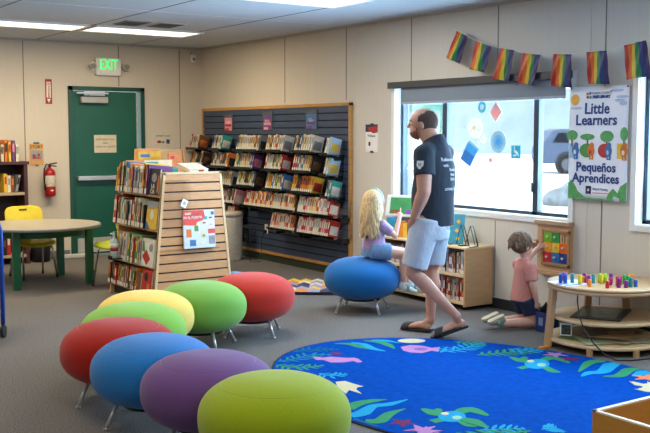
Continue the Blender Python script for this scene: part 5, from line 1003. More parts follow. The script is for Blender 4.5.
for i, (tl, tr, bl, br) in enumerate(FL):
    n, mrow = 24, 10; vs = []; b = B()
    oy, oz = (tl[0] + tr[0]) / 2, (tl[1] + tr[1]) / 2
    for r in range(mrow + 1):
        v = r / mrow
        for k in range(n + 1):
            u = k / n; y = (tl[0] * (1 - u) + tr[0] * u) * (1 - v) + (bl[0] * (1 - u) + br[0] * u) * v; z = (tl[1] * (1 - u) + tr[1] * u) * (1 - v) + (bl[1] * (1 - u) + br[1] * u) * v
            vs.append((.012 * math.sin(u * 7 + i + v * 2.2) * (.3 + v) + .004 * math.sin(u * 19 + v * 9 + i), y - oy, z - oz))
    fs = []; ms = []
    for r in range(mrow):
        for k in range(n): fs.append((r * (n + 1) + k, r * (n + 1) + k + 1, (r + 1) * (n + 1) + k + 1, (r + 1) * (n + 1) + k)); ms.append(min(5, k * 6 // n))
    b.add(vs, fs, 0, True); b.m = ms
    o = obj('rainbow_flag', b, FC, loc=(XF, oy, oz)); md = o.modifiers.new('th', 'SOLIDIFY'); md.thickness = .0012
    tag(o, fl[i], 'flag', 'rainbow flags on the string')
pts = []
for tl, tr, _, _ in FL: pts += [(XF, tl[0], tl[1]), (XF, tr[0], tr[1])]
tag(obj('flag_string', B().tube([(X1 - .005, 6.53, 2.43)] + pts + [(XF, 4.2, 2.24), (X1 - .005, 3.9, 2.32)], .0022, 6), mat('string_white', '#dcdad4', .8)), 'thin pale string carrying the rainbow flags across the window wall', 'string')

t = thing('library_banner', 'white hanging banner reading Little Learners beside the window', 'banner', (X1 - .03, 4.878, 1.0))
hw, H_ = .276, .865
n = 16; vs = []; fs = []; b = B()
def bx(y, z): return .006 * math.sin(y * 14 + 1) + .004 * math.sin(z * 9)
for r in range(n + 1):
    for k in range(n + 1): y = hw - 2 * hw * k / n; z = H_ * r / n; vs.append((bx(y, z), y, z))
for r in range(n):
    for k in range(n): a_ = r * (n + 1) + k; fs.append((a_, a_ + 1, a_ + n + 2, a_ + n + 1))
b.add(vs, fs, 0, True); o = obj('sheet', b, mat('banner_white', '#e9ebf2', .45, var=.02), t); md = o.modifiers.new('th', 'SOLIDIFY'); md.thickness = .002
def bp(u, v, q): return (bx(hw - u * 2 * hw, H_ * (1 - v)) - .002 - q, hw - u * 2 * hw, H_ * (1 - v))   # u,v in 0..1 from the top left
def dec(name, pl, m, q=.0012): return obj(name, B().prism(pl, bp, -.0005, q), m, t)
SKY = mat('cloud_blue', '#b4c0d6', .6); GR = mat('tree_green', '#56a05a', .6, var=.2, scale=40); TR = mat('trunk_brown', '#7a5a3c', .7); NAVY = mat('banner_navy', '#1d3f7c', .6)
Cc = lambda cx, cy, rx, ry, n=18: [(cx + rx * math.cos(2 * math.pi * k / n), cy + ry * math.sin(2 * math.pi * k / n)) for k in range(n)]
dec('sun', Cc(.09, .115, .075, .05), mat('banner_sun', '#e9ab4e', .6))
for q in ((.80, .045, .12, .012), (.9, .10, .1, .012), (.86, .13, .08, .014), (.12, .19, .10, .010), (.92, .155, .06, .02)): dec('cloud', Cc(*q), SKY)
for k, (u, v, c_) in enumerate([(.295, .065, 'orange'), (.34, .06, 'blue'), (.30, .095, 'red'), (.345, .095, 'teal')]): dec('logo', Cc(u, v, .022, .013, 8), COVER[c_], .0016)
def btx(s_, sz, u, v, m=NAVY, sx=1.0, bold=.002): 
    p = bp(u, v, .0016); o = text('lettering', s_, sz, (0, 0, 0), WX, m, t, bold=bold, sx=sx)
    for vv in o.data.vertices: 
        y, z = vv.co.y + p[1], vv.co.z + p[2]; vv.co = (bx(y, z) - .0032 + (vv.co.x), y, z)
btx('MARIN COUNTY', .026, .55, .062, mat('ink_blue', '#55678f', .7), bold=0); btx('FREE LIBRARY', .028, .54, .095)
btx('Little', .118, .475, .200, sx=1.0, bold=.0025); btx('Learners', .112, .475, .300, sx=1.0, bold=.0025)
btx('Pequeños', .100, .475, .715, sx=.98, bold=.0025); btx('Aprendices', .100, .475, .812, sx=.98, bold=.0025)
for k, (u, v, r1, r2) in enumerate([(.06, .44, .10, .045), (.32, .455, .12, .028), (.66, .45, .12, .05), (.95, .43, .06, .06)]):
    dec('tree_trunk', [(u - .012, v), (u + .012, v), (u + .014, v + .09), (u - .014, v + .09)], TR); dec('tree_crown', Cc(u, v - .01, r1, r2), GR, .0018)
for k, (u, c1, c2, c3) in enumerate([(.09, 'skyblue', 'blue', 'white'), (.35, 'green', 'orange', 'red'), (.66, 'red', 'blue', 'skyblue'), (.92, 'yellow', 'orange', 'white')]):
    if k in (1, 2): dec('round_ground', Cc(u - .04, .565, .12, .062), COVER[c1], .0014)
    else: dec('round_ground', [(u - .08, .50), (u + .07, .50), (u + .07, .63), (u - .08, .63)], COVER[c1], .0014)
    dec('figure', Cc(u + .03, .565, .06, .05, 9), COVER[c2], .0022); dec('figure_head', Cc(u + .045, .515, .035, .022, 9), COVER[c2], .0026); dec('figure_belly', Cc(u + .02, .58, .022, .022, 9), COVER[c3], .0030)
    dec('figure_legs', [(u, .60), (u + .02, .60), (u + .02, .635), (u + .04, .635), (u + .04, .60), (u + .07, .60), (u + .07, .645), (u, .645)], COVER[c2], .0020)
dec('hill', [(0, 1), (0, .86), (.05, .83), (.12, .88), (.17, .93), (.26, .97), (.36, .998)], GR); dec('hill', [(.66, 1), (.70, .94), (.78, .89), (.86, .93), (.90, .87), (1, .83), (1, 1)], GR); dec('ground_line', [(0, .985), (1, .985), (1, 1), (0, 1)], GR)
dec('logo_box', [(.30, .88), (.39, .88), (.39, .95), (.30, .95)], mat('logo_navy', '#24304f', .6)); dec('logo_star', Cc(.345, .915, .02, .014, 5), COVER['white'], .002)
btx('First 5 County', .026, .56, .905, bold=0); dec('logo_line', [(.42, .935), (.72, .935), (.72, .942), (.42, .942)], COVER['orange'])
for u in (.02, .98): obj('pin', B().cyl((-.008, hw - u * 2 * hw, H_ - .012), (.02, hw - u * 2 * hw, H_ - .012), .006, n=10), mat('pin_red', '#8a3030', .4), t)

# decals on the glass
GX = X1 + .087
def decal(name, label, y, z, pieces):
    y, z = y * 1.0096, EYE + (z - EYE) * 1.0096
    t = thing(name, label, 'window decal', (GX, y, z), group='stickers on the window glass')
    for nm, m, pl in pieces: obj(nm, B().prism(pl, lambda u, v, q: (q, u, v), -.0012 - .0006 * len(t.children), .0), m, t)
Q = lambda cx, cz, r, n=24: [(cx + r * math.cos(2 * math.pi * k / n), cz + r * math.sin(2 * math.pi * k / n)) for k in range(n)]
DW = mat('decal_white', '#f4f7f8', .5, emit=.0); DB = mat('decal_blue', '#38a0dc', .5); DLB = mat('decal_pale_blue', '#9cc8dd', .5); DT = mat('decal_teal', '#3fb6c4', .5); DR = mat('decal_coral', '#ef9a92', .5); DY = mat('decal_yellow', '#efd487', .5)
decal('window_decal', 'large white round sticker on the left of the big pane', 6.295, 1.555, [('ring', DW, Q(0, 0, .092)), ('dot', DY, Q(0, 0, .02))])
decal('window_decal', 'teal ring sticker with a white middle near the shade', 6.20, 1.735, [('ring', DT, Q(0, 0, .05)), ('dot', DW, Q(0, 0, .026))])
decal('window_decal', 'coral diamond sticker high on the big pane', 6.03, 1.69, [('diamond', DR, [(-.07, 0), (0, .085), (.07, 0), (0, -.085)])])
decal('window_decal', 'blue sticker of concentric rings in the middle of the big pane', 5.995, 1.435, [('outer_ring', DLB, Q(0, 0, .095)), ('ring', mat('decal_mid_blue', '#6fb3d8', .5), Q(0, 0, .062)), ('dot', DB, Q(0, 0, .032))])
decal('window_decal', 'small pale round sticker between the big white and blue ones', 6.20, 1.455, [('ring', DW, Q(0, 0, .04))])
decal('window_decal', 'blue cube shaped sticker low on the big pane', 6.35, 1.32, [('face', DB, [(.12, -.04), (.02, .115), (-.11, .04), (-.01, -.11)]), ('light_face', DLB, [(.02, .115), (-.01, .13), (-.15, .04), (-.11, .04)]), ('dark_face', mat('decal_dark_blue', '#1f72b8', .5), [(.12, -.04), (.06, .05), (-.06, -.02), (-.01, -.11)])])
decal('window_decal', 'tiny pink round sticker beneath the blue rings', 6.085, 1.275, [('dot', DR, Q(0, 0, .022))])
decal('accessible_sign', 'square teal wheelchair sign on the lower right of the big pane', 5.786, 1.351, [('square', mat('sign_cyan', '#1fa9c6', .5), [(-.055, -.055), (.055, -.055), (.055, .055), (-.055, .055)]),
      ('wheelchair', DW, [(.012, .03), (.022, .03), (.022, .012), (-.008, .012), (-.008, .004), (.022, .004), (.022, -.006), (-.014, -.006), (-.026, -.036), (-.036, -.036), (-.018, .004), (.012, .004)]), ('wheelchair', DW, [(.014 + .024 * math.cos(math.radians(a_)), -.012 + .024 * math.sin(math.radians(a_))) for a_ in range(60, 330, 15)] + [(.014 + .016 * math.cos(math.radians(a_)), -.012 + .016 * math.sin(math.radians(a_))) for a_ in range(330, 60, -15)]), ('wheelchair', DW, Q(.017, .039, .008, 10))])

# ================================================================== BUSY BOARD
t = thing('busy_board', 'wooden busy board with nine coloured squares mounted under the window', 'toy board', (X1, 5.285, .395))
obj('back_board', B().box(-.045, -.001, -.165, .175, 0, .38), BIRCH, t, bevel=.004)
obj('top_ledge', B().box(-.068, -.001, -.175, .19, .38, .415), wood('ledge_wood', '#b09273'), t, bevel=.004)
obj('bottom_rail', B().box(-.062, -.001, -.17, .165, -.025, .015), wood('rail_wood', '#c09a72'), t, bevel=.004)
obj('inner_frame', B().box(-.062, -.044, -.175, -.155, .055, .345).box(-.062, -.044, .095, .115, .055, .345).box(-.062, -.044, -.175, .115, .055, .077).box(-.062, -.044, -.175, .115, .323, .345), wood('frame_wood', '#a87f57'), t, bevel=.003)
TC = [['#6fb52c', '#2c8f3a', None], ['#f0a02c', '#e8b62c', '#e06a24'], ['#b8222c', '#1f6fb0', '#1c3f80']]
for r in range(3):
    for k in range(3):
        y1 = .094 - k * .083; z1 = .322 - r * .0815
        if TC[r][k]:
            q = obj('colour_tile', B().box(-.056, -.044, y1 - .080, y1, z1 - .078, z1), mat('tile_%d%d' % (r, k), TC[r][k], .45, var=.03), t, bevel=.002)
            obj('knob', B().cyl((-.074, y1 - .04, z1 - .035), (-.056, y1 - .04, z1 - .035), .009, n=12), mat('knob_cream', '#d9c9a8', .4), q)
        else: obj('slot_tile', B().box(-.050, -.044, y1 - .080, y1, z1 - .078, z1, 0).box(-.053, -.049, y1 - .055, y1 - .045, z1 - .07, z1 - .01, 1).box(-.053, -.049, y1 - .03, y1 - .02, z1 - .07, z1 - .02, 1), [BIRCH, mat('slot_brown', '#8a643f', .7)], t)
q = obj('bead_wheel', B().cyl((-.09, .148, .215), (-.04, .148, .215), .012, n=12).cyl((-.10, .148, .215), (-.082, .148, .215), .040, n=20), wood('wheel_wood', '#8e6238'), t)
for c_, y, z in (('blue', .183, .195), ('green', .173, .225), ('orange', .128, .25), ('yellow', .198, .212), ('white', .143, .235), ('white', .163, .235)): obj('bead', B().ell((-.10, y, z), (.012, .012, .012), n=12), COVER[c_], q)

# small blue crate beside the boy
t = thing('blue_crate', 'small dark blue toy crate on the carpet between the boy and the play table', 'crate', (5.545, 5.035, 0))
obj('walls', B().box(-.07, .07, -.055, -.047, 0, .15).box(-.07, .07, .047, .055, 0, .15).box(-.07, -.062, -.05, .05, 0, .15).box(.062, .07, -.05, .05, 0, .15).box(-.07, .07, -.05, .05, 0, .008), mat('crate_blue', '#1c3470', .5), t, bevel=.003)
obj('emblem', B().box(-.074, -.069, -.02, .02, .05, .11), mat('crate_mark', '#7f95b8', .6), t); obj('flap', B().prism([(-.06, .15), (.06, .15), (.02, .22)], lambda u, v, q: (u, q, v), .03, .034), BLACK, t)

# ================================================================== PLAY TABLE
PTC = (5.505, 4.455); t = thing('play_table', 'round wooden play table with three shelves in front of the window wall', 'table', (*PTC, 0))
def pt(r_, z0, z1, name, m, sx=1.0): return obj(name, B().lathe([(r_ - .004, z0), (r_, z0 + .004), (r_, z1 - .004), (r_ - .004, z1)], n=64), m, t)
pt(.405, .412, .438, 'tabletop', BIRCH); pt(.385, .436, .446, 'light_disc', mat('disc_cream', '#cfbd95', .35, var=.03))
obj('rim', B().lathe([(.378, .438), (.405, .438), (.405, .456), (.378, .456)], n=64), wood('rim_wood', '#c49f72', var=.08), t)
obj('rings', B().lathe([(.36, .4462), (.368, .4462), (.368, .4472), (.36, .4472)], n=64).lathe([(.29, .4462), (.296, .4462), (.296, .4472), (.29, .4472)], n=64).lathe([(.20, .4462), (.206, .4462), (.206, .4472), (.20, .4472)], n=64), wood('ring_wood', '#b48c5c'), t)
pt(.375, .20, .222, 'middle_shelf', BIRCH_E); pt(.405, .045, .067, 'bottom_shelf', BIRCH_E)
def leg(a0, w_, r0, r1, flat=True):
    a_ = math.radians(a0); c_, s_ = math.cos(a_), math.sin(a_)
    b = B(); P = []
    for r_, z in ((r0, 0), (r0 - .035, 0), (r1 - .035, .43), (r1, .43)):
        for sg in (-1, 1): P.append((c_ * r_ - s_ * w_ * sg, s_ * r_ + c_ * w_ * sg, z))
    b.add(P, [(0, 1, 3, 2), (2, 3, 5, 4), (4, 5, 7, 6), (6, 7, 1, 0), (0, 2, 4, 6), (1, 7, 5, 3)])
    return obj('leg', b, BIRCH, t, bevel=.004)
for a0 in (148, 292): 
    leg(a0, .048, .43, .395)
for a0 in (60, 15): leg(a0, .025, .40, .36)
for a0 in (205, 250): obj('foot', B().box(.40 * math.cos(math.radians(a0)) - .015, .40 * math.cos(math.radians(a0)) + .015, .40 * math.sin(math.radians(a0)) - .015, .40 * math.sin(math.radians(a0)) + .015, 0, .046), BIRCH, t)
obj('bracket', B().box(-.30, -.285, .20, .24, .32, .41), BLACK, t)
obj('cable', B().tube([(-.33, -.03, .412), (-.37, -.06, .37), (-.42, -.12, .28), (-.44, -.18, .20), (-.43, -.25, .12), (-.40, -.32, .05), (-.33, -.36, .008), (-.25, -.42, .006), (-.1, -.46, .006)], .0045), BLACK, t)
# pegs standing on the table
PC = dict(red='#c62232', blue='#2458b8', yellow='#d8cf2a', orange='#e88a22', purple='#7d2288', teal='#1b8a92', green='#2ca04a', lime='#a5cc2c', magenta='#a81f5e')
pg = [('blue', 5.200, 4.605), ('purple', 5.275, 4.64), ('blue', 5.215, 4.575), ('yellow', 5.255, 4.48), ('orange', 5.33, 4.52), ('purple', 5.30, 4.44), ('purple', 5.36, 4.53), ('magenta', 5.345, 4.50), ('orange', 5.245, 4.385), ('teal', 5.36, 4.45), ('lime', 5.44, 4.46),
      ('lime', 5.46, 4.43), ('yellow', 5.41, 4.42), ('red', 5.29, 4.27), ('magenta', 5.42, 4.35), ('purple', 5.50, 4.41), ('red', 5.42, 4.29), ('purple', 5.37, 4.24), ('red', 5.46, 4.30), ('green', 5.53, 4.32), ('purple', 5.41, 4.21), ('orange', 5.58, 4.29), ('teal', 5.46, 4.21), ('green', 5.51, 4.27), ('blue', 5.50, 4.20), ('orange', 5.60, 4.33), ('teal', 5.27, 4.56)]
pgm = {}
for kp, (c_, x, y) in enumerate(sorted(pg, key=lambda q: q[1] - .69 * q[2])):
    hgt = .075 if random.random() < .6 else .058
    if (c_, hgt) not in pgm:
        q = B().lathe([(.011, 0), (.0135, .002), (.0135, hgt - .003), (.011, hgt), (.004, hgt + .0005)], n=18); pgm[(c_, hgt)] = q.mesh('peg', mat('peg_' + c_, PC[c_], .3, var=.03)); fixn(pgm[(c_, hgt)])
    o = bpy.data.objects.new('colour_peg', pgm[(c_, hgt)]); COL.objects.link(o); o.location = (x, y, .4475)
    tag(o, f'{c_} translucent round peg, {nth(kp)} from the left on the round play table', 'peg', 'coloured pegs on the play table')
tag(obj('paper_sheet', B().prism([(-.16, -.10), (.12, -.13), (.15, .10), (-.10, .14)], lambda u, v, q: (u, v, q), 0, .0012, 0).prism([(-.14, -.02), (-.06, -.04), (-.05, .02), (-.12, .04)], lambda u, v, q: (u, v, q), .001, .0016, 1).prism([(-.15, -.08), (.0, -.10), (.0, -.07), (-.14, -.05)], lambda u, v, q: (u, v, q), .001, .0016, 1), [PAPER, mat('print_blue', '#4a78b8', .7)], loc=(5.26, 4.56, .4574)), 'white sheet with blue print at the left end of the play table', 'paper')
t = thing('picture_tray', 'dark picture puzzle tray lying on the middle shelf of the play table', 'tray', (5.49, 4.48, .2225), .5)
obj('tray', B().box(-.24, .24, -.17, .17, 0, .010), mat('tray_dark', '#2b3233', .4), t, bevel=.003); obj('picture', B().box(-.20, .20, -.13, .13, .010, .013), mat('tray_picture', '#5c6a55', .35, var=.6, scale=14), t)
for i, (lb, c_, dx, dy, rz, w_, h_) in enumerate([('pale green sheet at the bottom of the paper pile under the play table', '#6f9a66', -.08, .05, .3, .27, .18), ('white and green picture sheet in the pile under the play table', '#b9c6a8', -.06, -.08, -.4, .26, .18), ('cream paper sheet in the middle of the pile under the play table', '#cfbf9f', .05, -.10, .15, .24, .17), ('grey brown paper sheet in the pile under the play table', '#8f8375', .03, .06, -.15, .28, .18), ('topmost tan paper sheet of the pile under the play table', '#c2ab88', -.02, -.04, .55, .22, .16)]):
    tag(obj('paper_sheet', B().prism([(-w_, -h_), (w_ * .9, -h_ * 1.1), (w_, h_), (-w_ * .8, h_ * .9)], lambda u, v, q: (u, v, q + .02 * (u / .3) ** 2 * (i > 2)), 0, .003), mat('sheet_%d' % i, c_, .8, var=.25, scale=12), loc=(PTC[0] + dx, PTC[1] + dy, .0685 + i * .006), rot=(0, 0, rz)), lb, 'paper', 'sheets on the bottom shelf of the play table')
t = thing('picture_card', 'small framed black and white picture card standing under the play table', 'card', (5.17, 4.52, .098), math.radians(-55))
obj('frame', B().box(-.04, .04, 0, .006, 0, .085), WHITE, t, bevel=.003); obj('picture', B().box(-.032, .032, -.002, .001, .008, .077), mat('card_picture', '#33402c', .6, var=.9, scale=40), t)
obj('prop', B().box(-.02, .02, .005, .04, 0, .006), WHITE, t)
tag(obj('toy_block', B().box(-.05, .05, -.015, .015, .0, .018), mat('peg_orange', PC['orange'], .4), loc=(5.06, 4.62, .0), bevel=.003), 'small orange strip of toy on the carpet by the play table foot', 'toy')

# ================================================================== WOODEN BIN AT THE LOWER RIGHT
t = thing('book_bin', 'open honey coloured wooden bin at the lower right corner of the picture', 'bin', (3.179, 2.627, 0))
HON = wood('bin_honey', '#b9802f', var=.1)
b = B().box(0, .018, -1.0, 0, .02, .35).box(.95, .968, -1.0, 0, .02, .35).box(.018, .95, -.018, 0, .02, .35).box(.018, .95, -1.0, -.982, .02, .35)
obj('walls', b, HON, t); obj('bottom', B().box(.018, .95, -.982, -.018, .06, .08), HON, t)
obj('edge_band', B().box(-.001, .969, -.019, .001, .345, .353).box(-.001, .019, -1.0, .0, .345, .353), wood('bin_edge', '#eadfc8', var=.03), t, bevel=.001)
obj('handle', B().box(-.006, .0, -.22, -.05, .235, .268), mat('bin_handle', '#b0a490', .5), t, bevel=.003)

# ================================================================== PEOPLE
def V(*a): return Vector(a)
def to_local(b, root): b.v = [(x - root[0], y - root[1], z - root[2]) for x, y, z in b.v]; return b
def hand(b, wrist, d, back, s=1.0, curl=.35, thumb_side=1):
    """palm and five fingers; d: wrist to knuckles, back: normal of the back of the hand"""
    w_ = Vector(wrist); d = Vector(d).normalized(); n_ = Vector(back); n_ = (n_ - d * n_.dot(d)).normalized(); sd = d.cross(n_) * thumb_side
    b.loft([(*(w_ - d * .01 * s), .022 * s, .018 * s), (*(w_ + d * .02 * s), .030 * s, .017 * s), (*(w_ + d * .06 * s), .039 * s, .015 * s), (*(w_ + d * .088 * s), .038 * s, .012 * s)], side=sd, n=16)
    for k, (o_, l_) in enumerate(((.028, .070), (.010, .078), (-.009, .072), (-.027, .056))):
        p = w_ + d * .08 * s + sd * o_ * s; dd = d.copy(); r_ = .0085 * s
        for j, f_ in enumerate((.45, .32, .23)):
            dd = (dd * math.cos(curl) - n_ * math.sin(curl)).normalized(); q = p + dd * l_ * f_ * s * 1.05; b.cap(p, q, r_, r_ * .92, n=10); p = q; r_ *= .92
    p = w_ + d * .025 * s + sd * .024 * s; q = p + (d * .5 + sd * .75 - n_ * .25).normalized() * .036 * s; b.cap(p, q, .013 * s, .011 * s, n=10)
    b.cap(q, q + (d * .85 + sd * .35 - n_ * .3).normalized() * .034 * s, .0105 * s, .009 * s, n=10)
def shell(c, r, M, keep, th=.006, n=40):
    b = B(); c = Vector(c); k2 = n // 2; vs = []; fs = []
    for i in range(k2 + 1):
        p = math.pi * i / k2
        for k in range(n):
            q = 2 * math.pi * k / n; vs.append(Vector((math.sin(p) * math.cos(q), math.sin(p) * math.sin(q), math.cos(p))))
    for i in range(k2):
        for k in range(n):
            f_ = (i * n + k, (i + 1) * n + k, (i + 1) * n + (k + 1) % n, i * n + (k + 1) % n)
            m_ = sum((vs[j] for j in f_), Vector()) / 4
            if keep(m_): fs.append(f_)
    us = sorted({j for f_ in fs for j in f_}); mp_ = {j: i for i, j in enumerate(us)}
    b.add([c + M @ Vector((vs[j].x * r[0], vs[j].y * r[1], vs[j].z * r[2])) for j in us], [tuple(mp_[j] for j in f_) for f_ in fs], 0, True)
    return b
def frame(f): f = Vector((f[0], f[1], 0)).normalized(); l = Vector((-f.y, f.x, 0)); return f, l, Matrix((f, l, Vector((0, 0, 1)))).transposed()
def head(b, c, f, l, M, s=1.0, child=False):
    c = Vector(c); U_ = Vector((0, 0, 1))
    P = lambda a, bb, z: c + (f * a + l * bb + U_ * z) * s
    b.ell(P(-.008, 0, .018), (.100 * s, .078 * s, .092 * s), M, 24)
    b.ell(P(.028, 0, -.045), (.066 * s, .058 * s, .062 * s), M, 20)
    b.ell(P(.062, 0, -.085), (.026 * s, .028 * s, .022 * s), M, 12)
    if child: b.ell(P(.045, .028, -.045), (.032 * s, .03 * s, .032 * s), M, 12).ell(P(.045, -.028, -.045), (.032 * s, .03 * s, .032 * s), M, 12)
    b.ell(P(.078, 0, .022), (.020 * s, .045 * s, .012 * s), M, 12)
    b.cap(P(.088, 0, .008), P(.106 if not child else .099, 0, -.022), .009 * s, .0125 * s, n=10)
    b.ell(P(.084, 0, -.047), (.012 * s, .021 * s, .006 * s), M, 10).ell(P(.082, 0, -.057), (.012 * s, .019 * s, .006 * s), M, 10)
    for sg in (-1, 1): b.ell(P(-.008, sg * .078, -.012), (.018 * s, .010 * s, .030 * s), M, 12)
    return P
def face_bits(root, P, l, M, s, eye='#3a2c22', r0=(0, 0, 0)):
    for sg in (-1, 1):
        q = B().ell(P(.077, sg * .031, .004) - Vector(r0), (.010 * s, .011 * s, .0075 * s), M, 14); e = obj('eye', q, mat('eye_white', '#e9e6e0', .2), root)
        obj('iris', B().ell(P(.0858, sg * .031, .004) - Vector(r0), (.0025 * s, .005 * s, .005 * s), M, 10), mat('iris_dark', eye, .2), e)
def drape(o, target, direction, off=.0015):
    from mathutils.bvhtree import BVHTree
    bm = bmesh.new(); bm.from_mesh(target.data); tr = BVHTree.FromBMesh(bm); d = Vector(direction).normalized()
    for v in o.data.vertices:
        p = v.co + o.location; h = tr.ray_cast(p - d * .5, d)
        if h[0] is not None: v.co = h[0] - d * off - o.location
    bm.free()

# ---- the man
SK = mat('skin_man', '#c08e78', .55, 0, .05, 40); SHIRT = mat('shirt_navy', '#26303c', .9, 0, .06, 7, (1, 1, .5), bump=.7, bdist=.03); SHORT = mat('shorts_blue', '#b3bfcb', .85, 0, .05, 9, (1, 1, .6), bump=.8, bdist=.03)
HAIRB = mat('hair_brown', '#4d3a31', .9, 0, .25, 120, bump=.4)
R0 = (4.75, 5.47, 0); f, l, M = frame((-.40, .916)); U = Vector((0, 0, 1))
man = thing('person', 'bearded balding man in navy T-shirt, light shorts and sandals walking left past the window', 'person', R0)
Cm = V(4.762, 5.485, 0); T = lambda z, of=0, ol=0: Cm + V(.012, -.008, 0) + f * of + l * ol + U * z
pel = V(4.748, 5.478, .85)
hipL, hipR = pel + l * .085, pel - l * .085
kL, aL = V(4.600, 5.505, .470), V(4.800, 5.237, .165); kR, aR = V(4.815, 5.545, .475), V(4.775, 5.500, .095)
b = B()
b.loft([(*(pel - U * .06), .13, .10), (*(pel + U * .02), .150, .115), (*T(1.0, .01), .145, .125), (*T(1.15), .155, .12), (*T(1.27), .160, .11), (*T(1.36), .135, .085), (*T(1.42, .005), .080, .065)], side=l, n=28)
b.cap(T(1.38, -.005), T(1.52, .055), .068, .062, n=18)
for hp, kn, an in ((hipL, kL, aL), (hipR, kR, aR)):
    b.loft([(*(hp + U * .02), .085, .09), (*hp.lerp(kn, .35), .080, .084), (*hp.lerp(kn, .8), .060, .064), (*kn, .054, .056)], side=l, n=20).ell(kn, (.055, .055, .058), n=14)
    cv = kn.lerp(an, .3) - (f * .018 if an is aR else V(-.012, -.012, -.004))
    b.loft([(*kn, .052, .054), (*cv, .054, .056), (*kn.lerp(an, .65), .040, .042), (*kn.lerp(an, .93), .030, .034), (*an, .031, .034)], side=l, n=18).ell(an, (.034, .034, .036), n=12)
tL, hL = V(4.665, 5.332, .035), V(4.862, 5.224, .105); tR, hR = V(4.690, 5.700, .030), V(4.765, 5.492, .045)
for an, to, he in ((aL, tL, hL), (aR, tR, hR)):
    d = (to - he).normalized(); sd = d.cross(U).normalized(); up_ = sd.cross(d).normalized()
    b.cap(he + d * .02, he + d * .02 + up_ * .01, .032, .030).loft([(*(he + d * .01), .030, .026), (*(he + d * .08 + up_ * .012), .034, .030), (*(he.lerp(to, .62) + up_ * .006), .042, .022), (*(he.lerp(to, .85)), .044, .015)], side=sd, n=18)
    b.cap(an, he + d * .045 + up_ * .02, .034, .030)
    for k, o_ in enumerate((-.032, -.015, .001, .017, .032)):
        big = (k == (4 if an is aR else 0)); p = he.lerp(to, .83) + sd * o_; b.cap(p, p + d * (.040 if big else .034 - abs(k - 3) * .003), .012 if big else .0085, n=8)
shL, shR = T(1.355, 0, .172), T(1.355, 0, -.172); eL, wL = V(4.585, 5.368, 1.085), V(4.560, 5.455, .880); eR, wR = V(4.935, 5.625, 1.09), V(4.845, 5.68, .89)
for sh_, e_, w_ in ((shL, eL, wL), (shR, eR, wR)):
    b.ell(sh_, (.064, .064, .064), n=14).loft([(*sh_, .062, .062), (*sh_.lerp(e_, .45), .060, .060), (*e_, .050, .052)], n=18).ell(e_, (.051, .051, .051), n=12)
    b.loft([(*e_, .050, .050), (*e_.lerp(w_, .3), .051, .049), (*e_.lerp(w_, .75), .037, .034), (*w_, .030, .026)], n=18)
hand(b, wL, V(.015, .06, -.09), l, 1.0, .45, -1); hand(b, wR, V(-.02, -.02, -.09), -l, 1.0, .4, 1)
fh, lh, Mh = frame((-.64, .77)); hc = T(1.580, .098)
P = head(b, hc, fh, lh, Mh, 1.03)
b.cap(T(1.42, .01), hc - U * .03 - fh * .02, .066, .068)
to_local(b, R0); blob('body', b, SK, man, .0055, 3)
face_bits(man, P, lh, Mh, 1.03, r0=R0)
# hair and beard
keep_h = lambda m_: m_.x < .34 and m_.z < .80 - max(0, m_.x + .3) * .75 and m_.z > -.62 + max(0, .3 + m_.x) * .4 and not (m_.x > .0 and m_.z < -.05)
q = shell(P(-.010, 0, .014), (.1055, .0835, .0985), Mh, keep_h); to_local(q, R0); o = obj('hair', q, HAIRB, man); md = o.modifiers.new('th', 'SOLIDIFY'); md.thickness = .006; md.offset = -.2
q = shell(P(.026, 0, -.050), (.0750, .0645, .069), Mh, lambda m_: (m_.z < .18 - m_.x * .5 and m_.x > .0) or (m_.z < .5 and .0 < m_.x < .22 and abs(m_.y) > .8)); to_local(q, R0)
o = obj('beard', q, mat('beard_brown', '#8a5540', .9, 0, .25, 120), man); md = o.modifiers.new('th', 'SOLIDIFY'); md.thickness = .004
for sg in (-1, 1): obj('eyebrow', to_local(B().cap(P(.088, sg * .018, .024), P(.078, sg * .046, .025), .004), R0), HAIRB, man)
# shirt
b = B().loft([(*T(.815, -.002), .172, .150), (*T(.92, .005), .168, .158), (*T(1.03, .010), .166, .160), (*T(1.15, -.004), .176, .154), (*T(1.26, -.012), .184, .138), (*T(1.34, -.010), .172, .116), (*T(1.405, -.008), .128, .096), (*T(1.450, .000), .088, .086), (*T(1.475, .012), .076, .078)], side=l, n=36)
for sh_, e_ in ((shL, eL), (shR, eR)):
    b.ell(sh_, (.080, .078, .076), n=18).loft([(*(sh_ + U * .01), .078, .078), (*sh_.lerp(e_, .3), .080, .078), (*sh_.lerp(e_, .56), .080, .078)], n=22)
    b.loft([(*T(1.385, -.005, 0), .075, .072), (*(sh_ + U * .004), .074, .072)], n=18)
to_local(b, R0); shirt = blob('shirt', b, SHIRT, man, .0075, 3)
WT = mat('print_white', '#d5dade', .8)
for i, (s_, z, sz, o_) in enumerate([('Reference', 1.315, .036, .045), ('with', 1.272, .030, .085), ('Books', 1.24, .032, .015), ('from', 1.205, .030, .015), ('Right', 1.170, .032, .015), ('strive | lead', 1.10, .034, .02)]):
    o = text('lettering', s_, sz, T(z, -.3, o_ - .01) - V(*R0), (-l, U), WT, shirt, bold=.0012); drape(o, shirt, f)
q = B(); bc = shL.lerp(eL, .28) + l * .15 - f * .005 - V(*R0)
for i in range(10):
    for j in range(12):
        u0, v0 = -.027 + i * .0054, -.034 + j * .0054
        if v0 + .0027 > -.034 + max(0, abs(u0 + .0027) - .0) * 1.0: q.add([tuple(f * (-(u0 + a_)) + U * (v0 + b_)) for a_, b_ in ((0, 0), (.0054, 0), (.0054, .0054), (0, .0054))], [(0, 1, 2, 3)])
o = obj('sleeve_badge', q, WT, shirt, loc=bc); drape(o, shirt, -l, .0015)
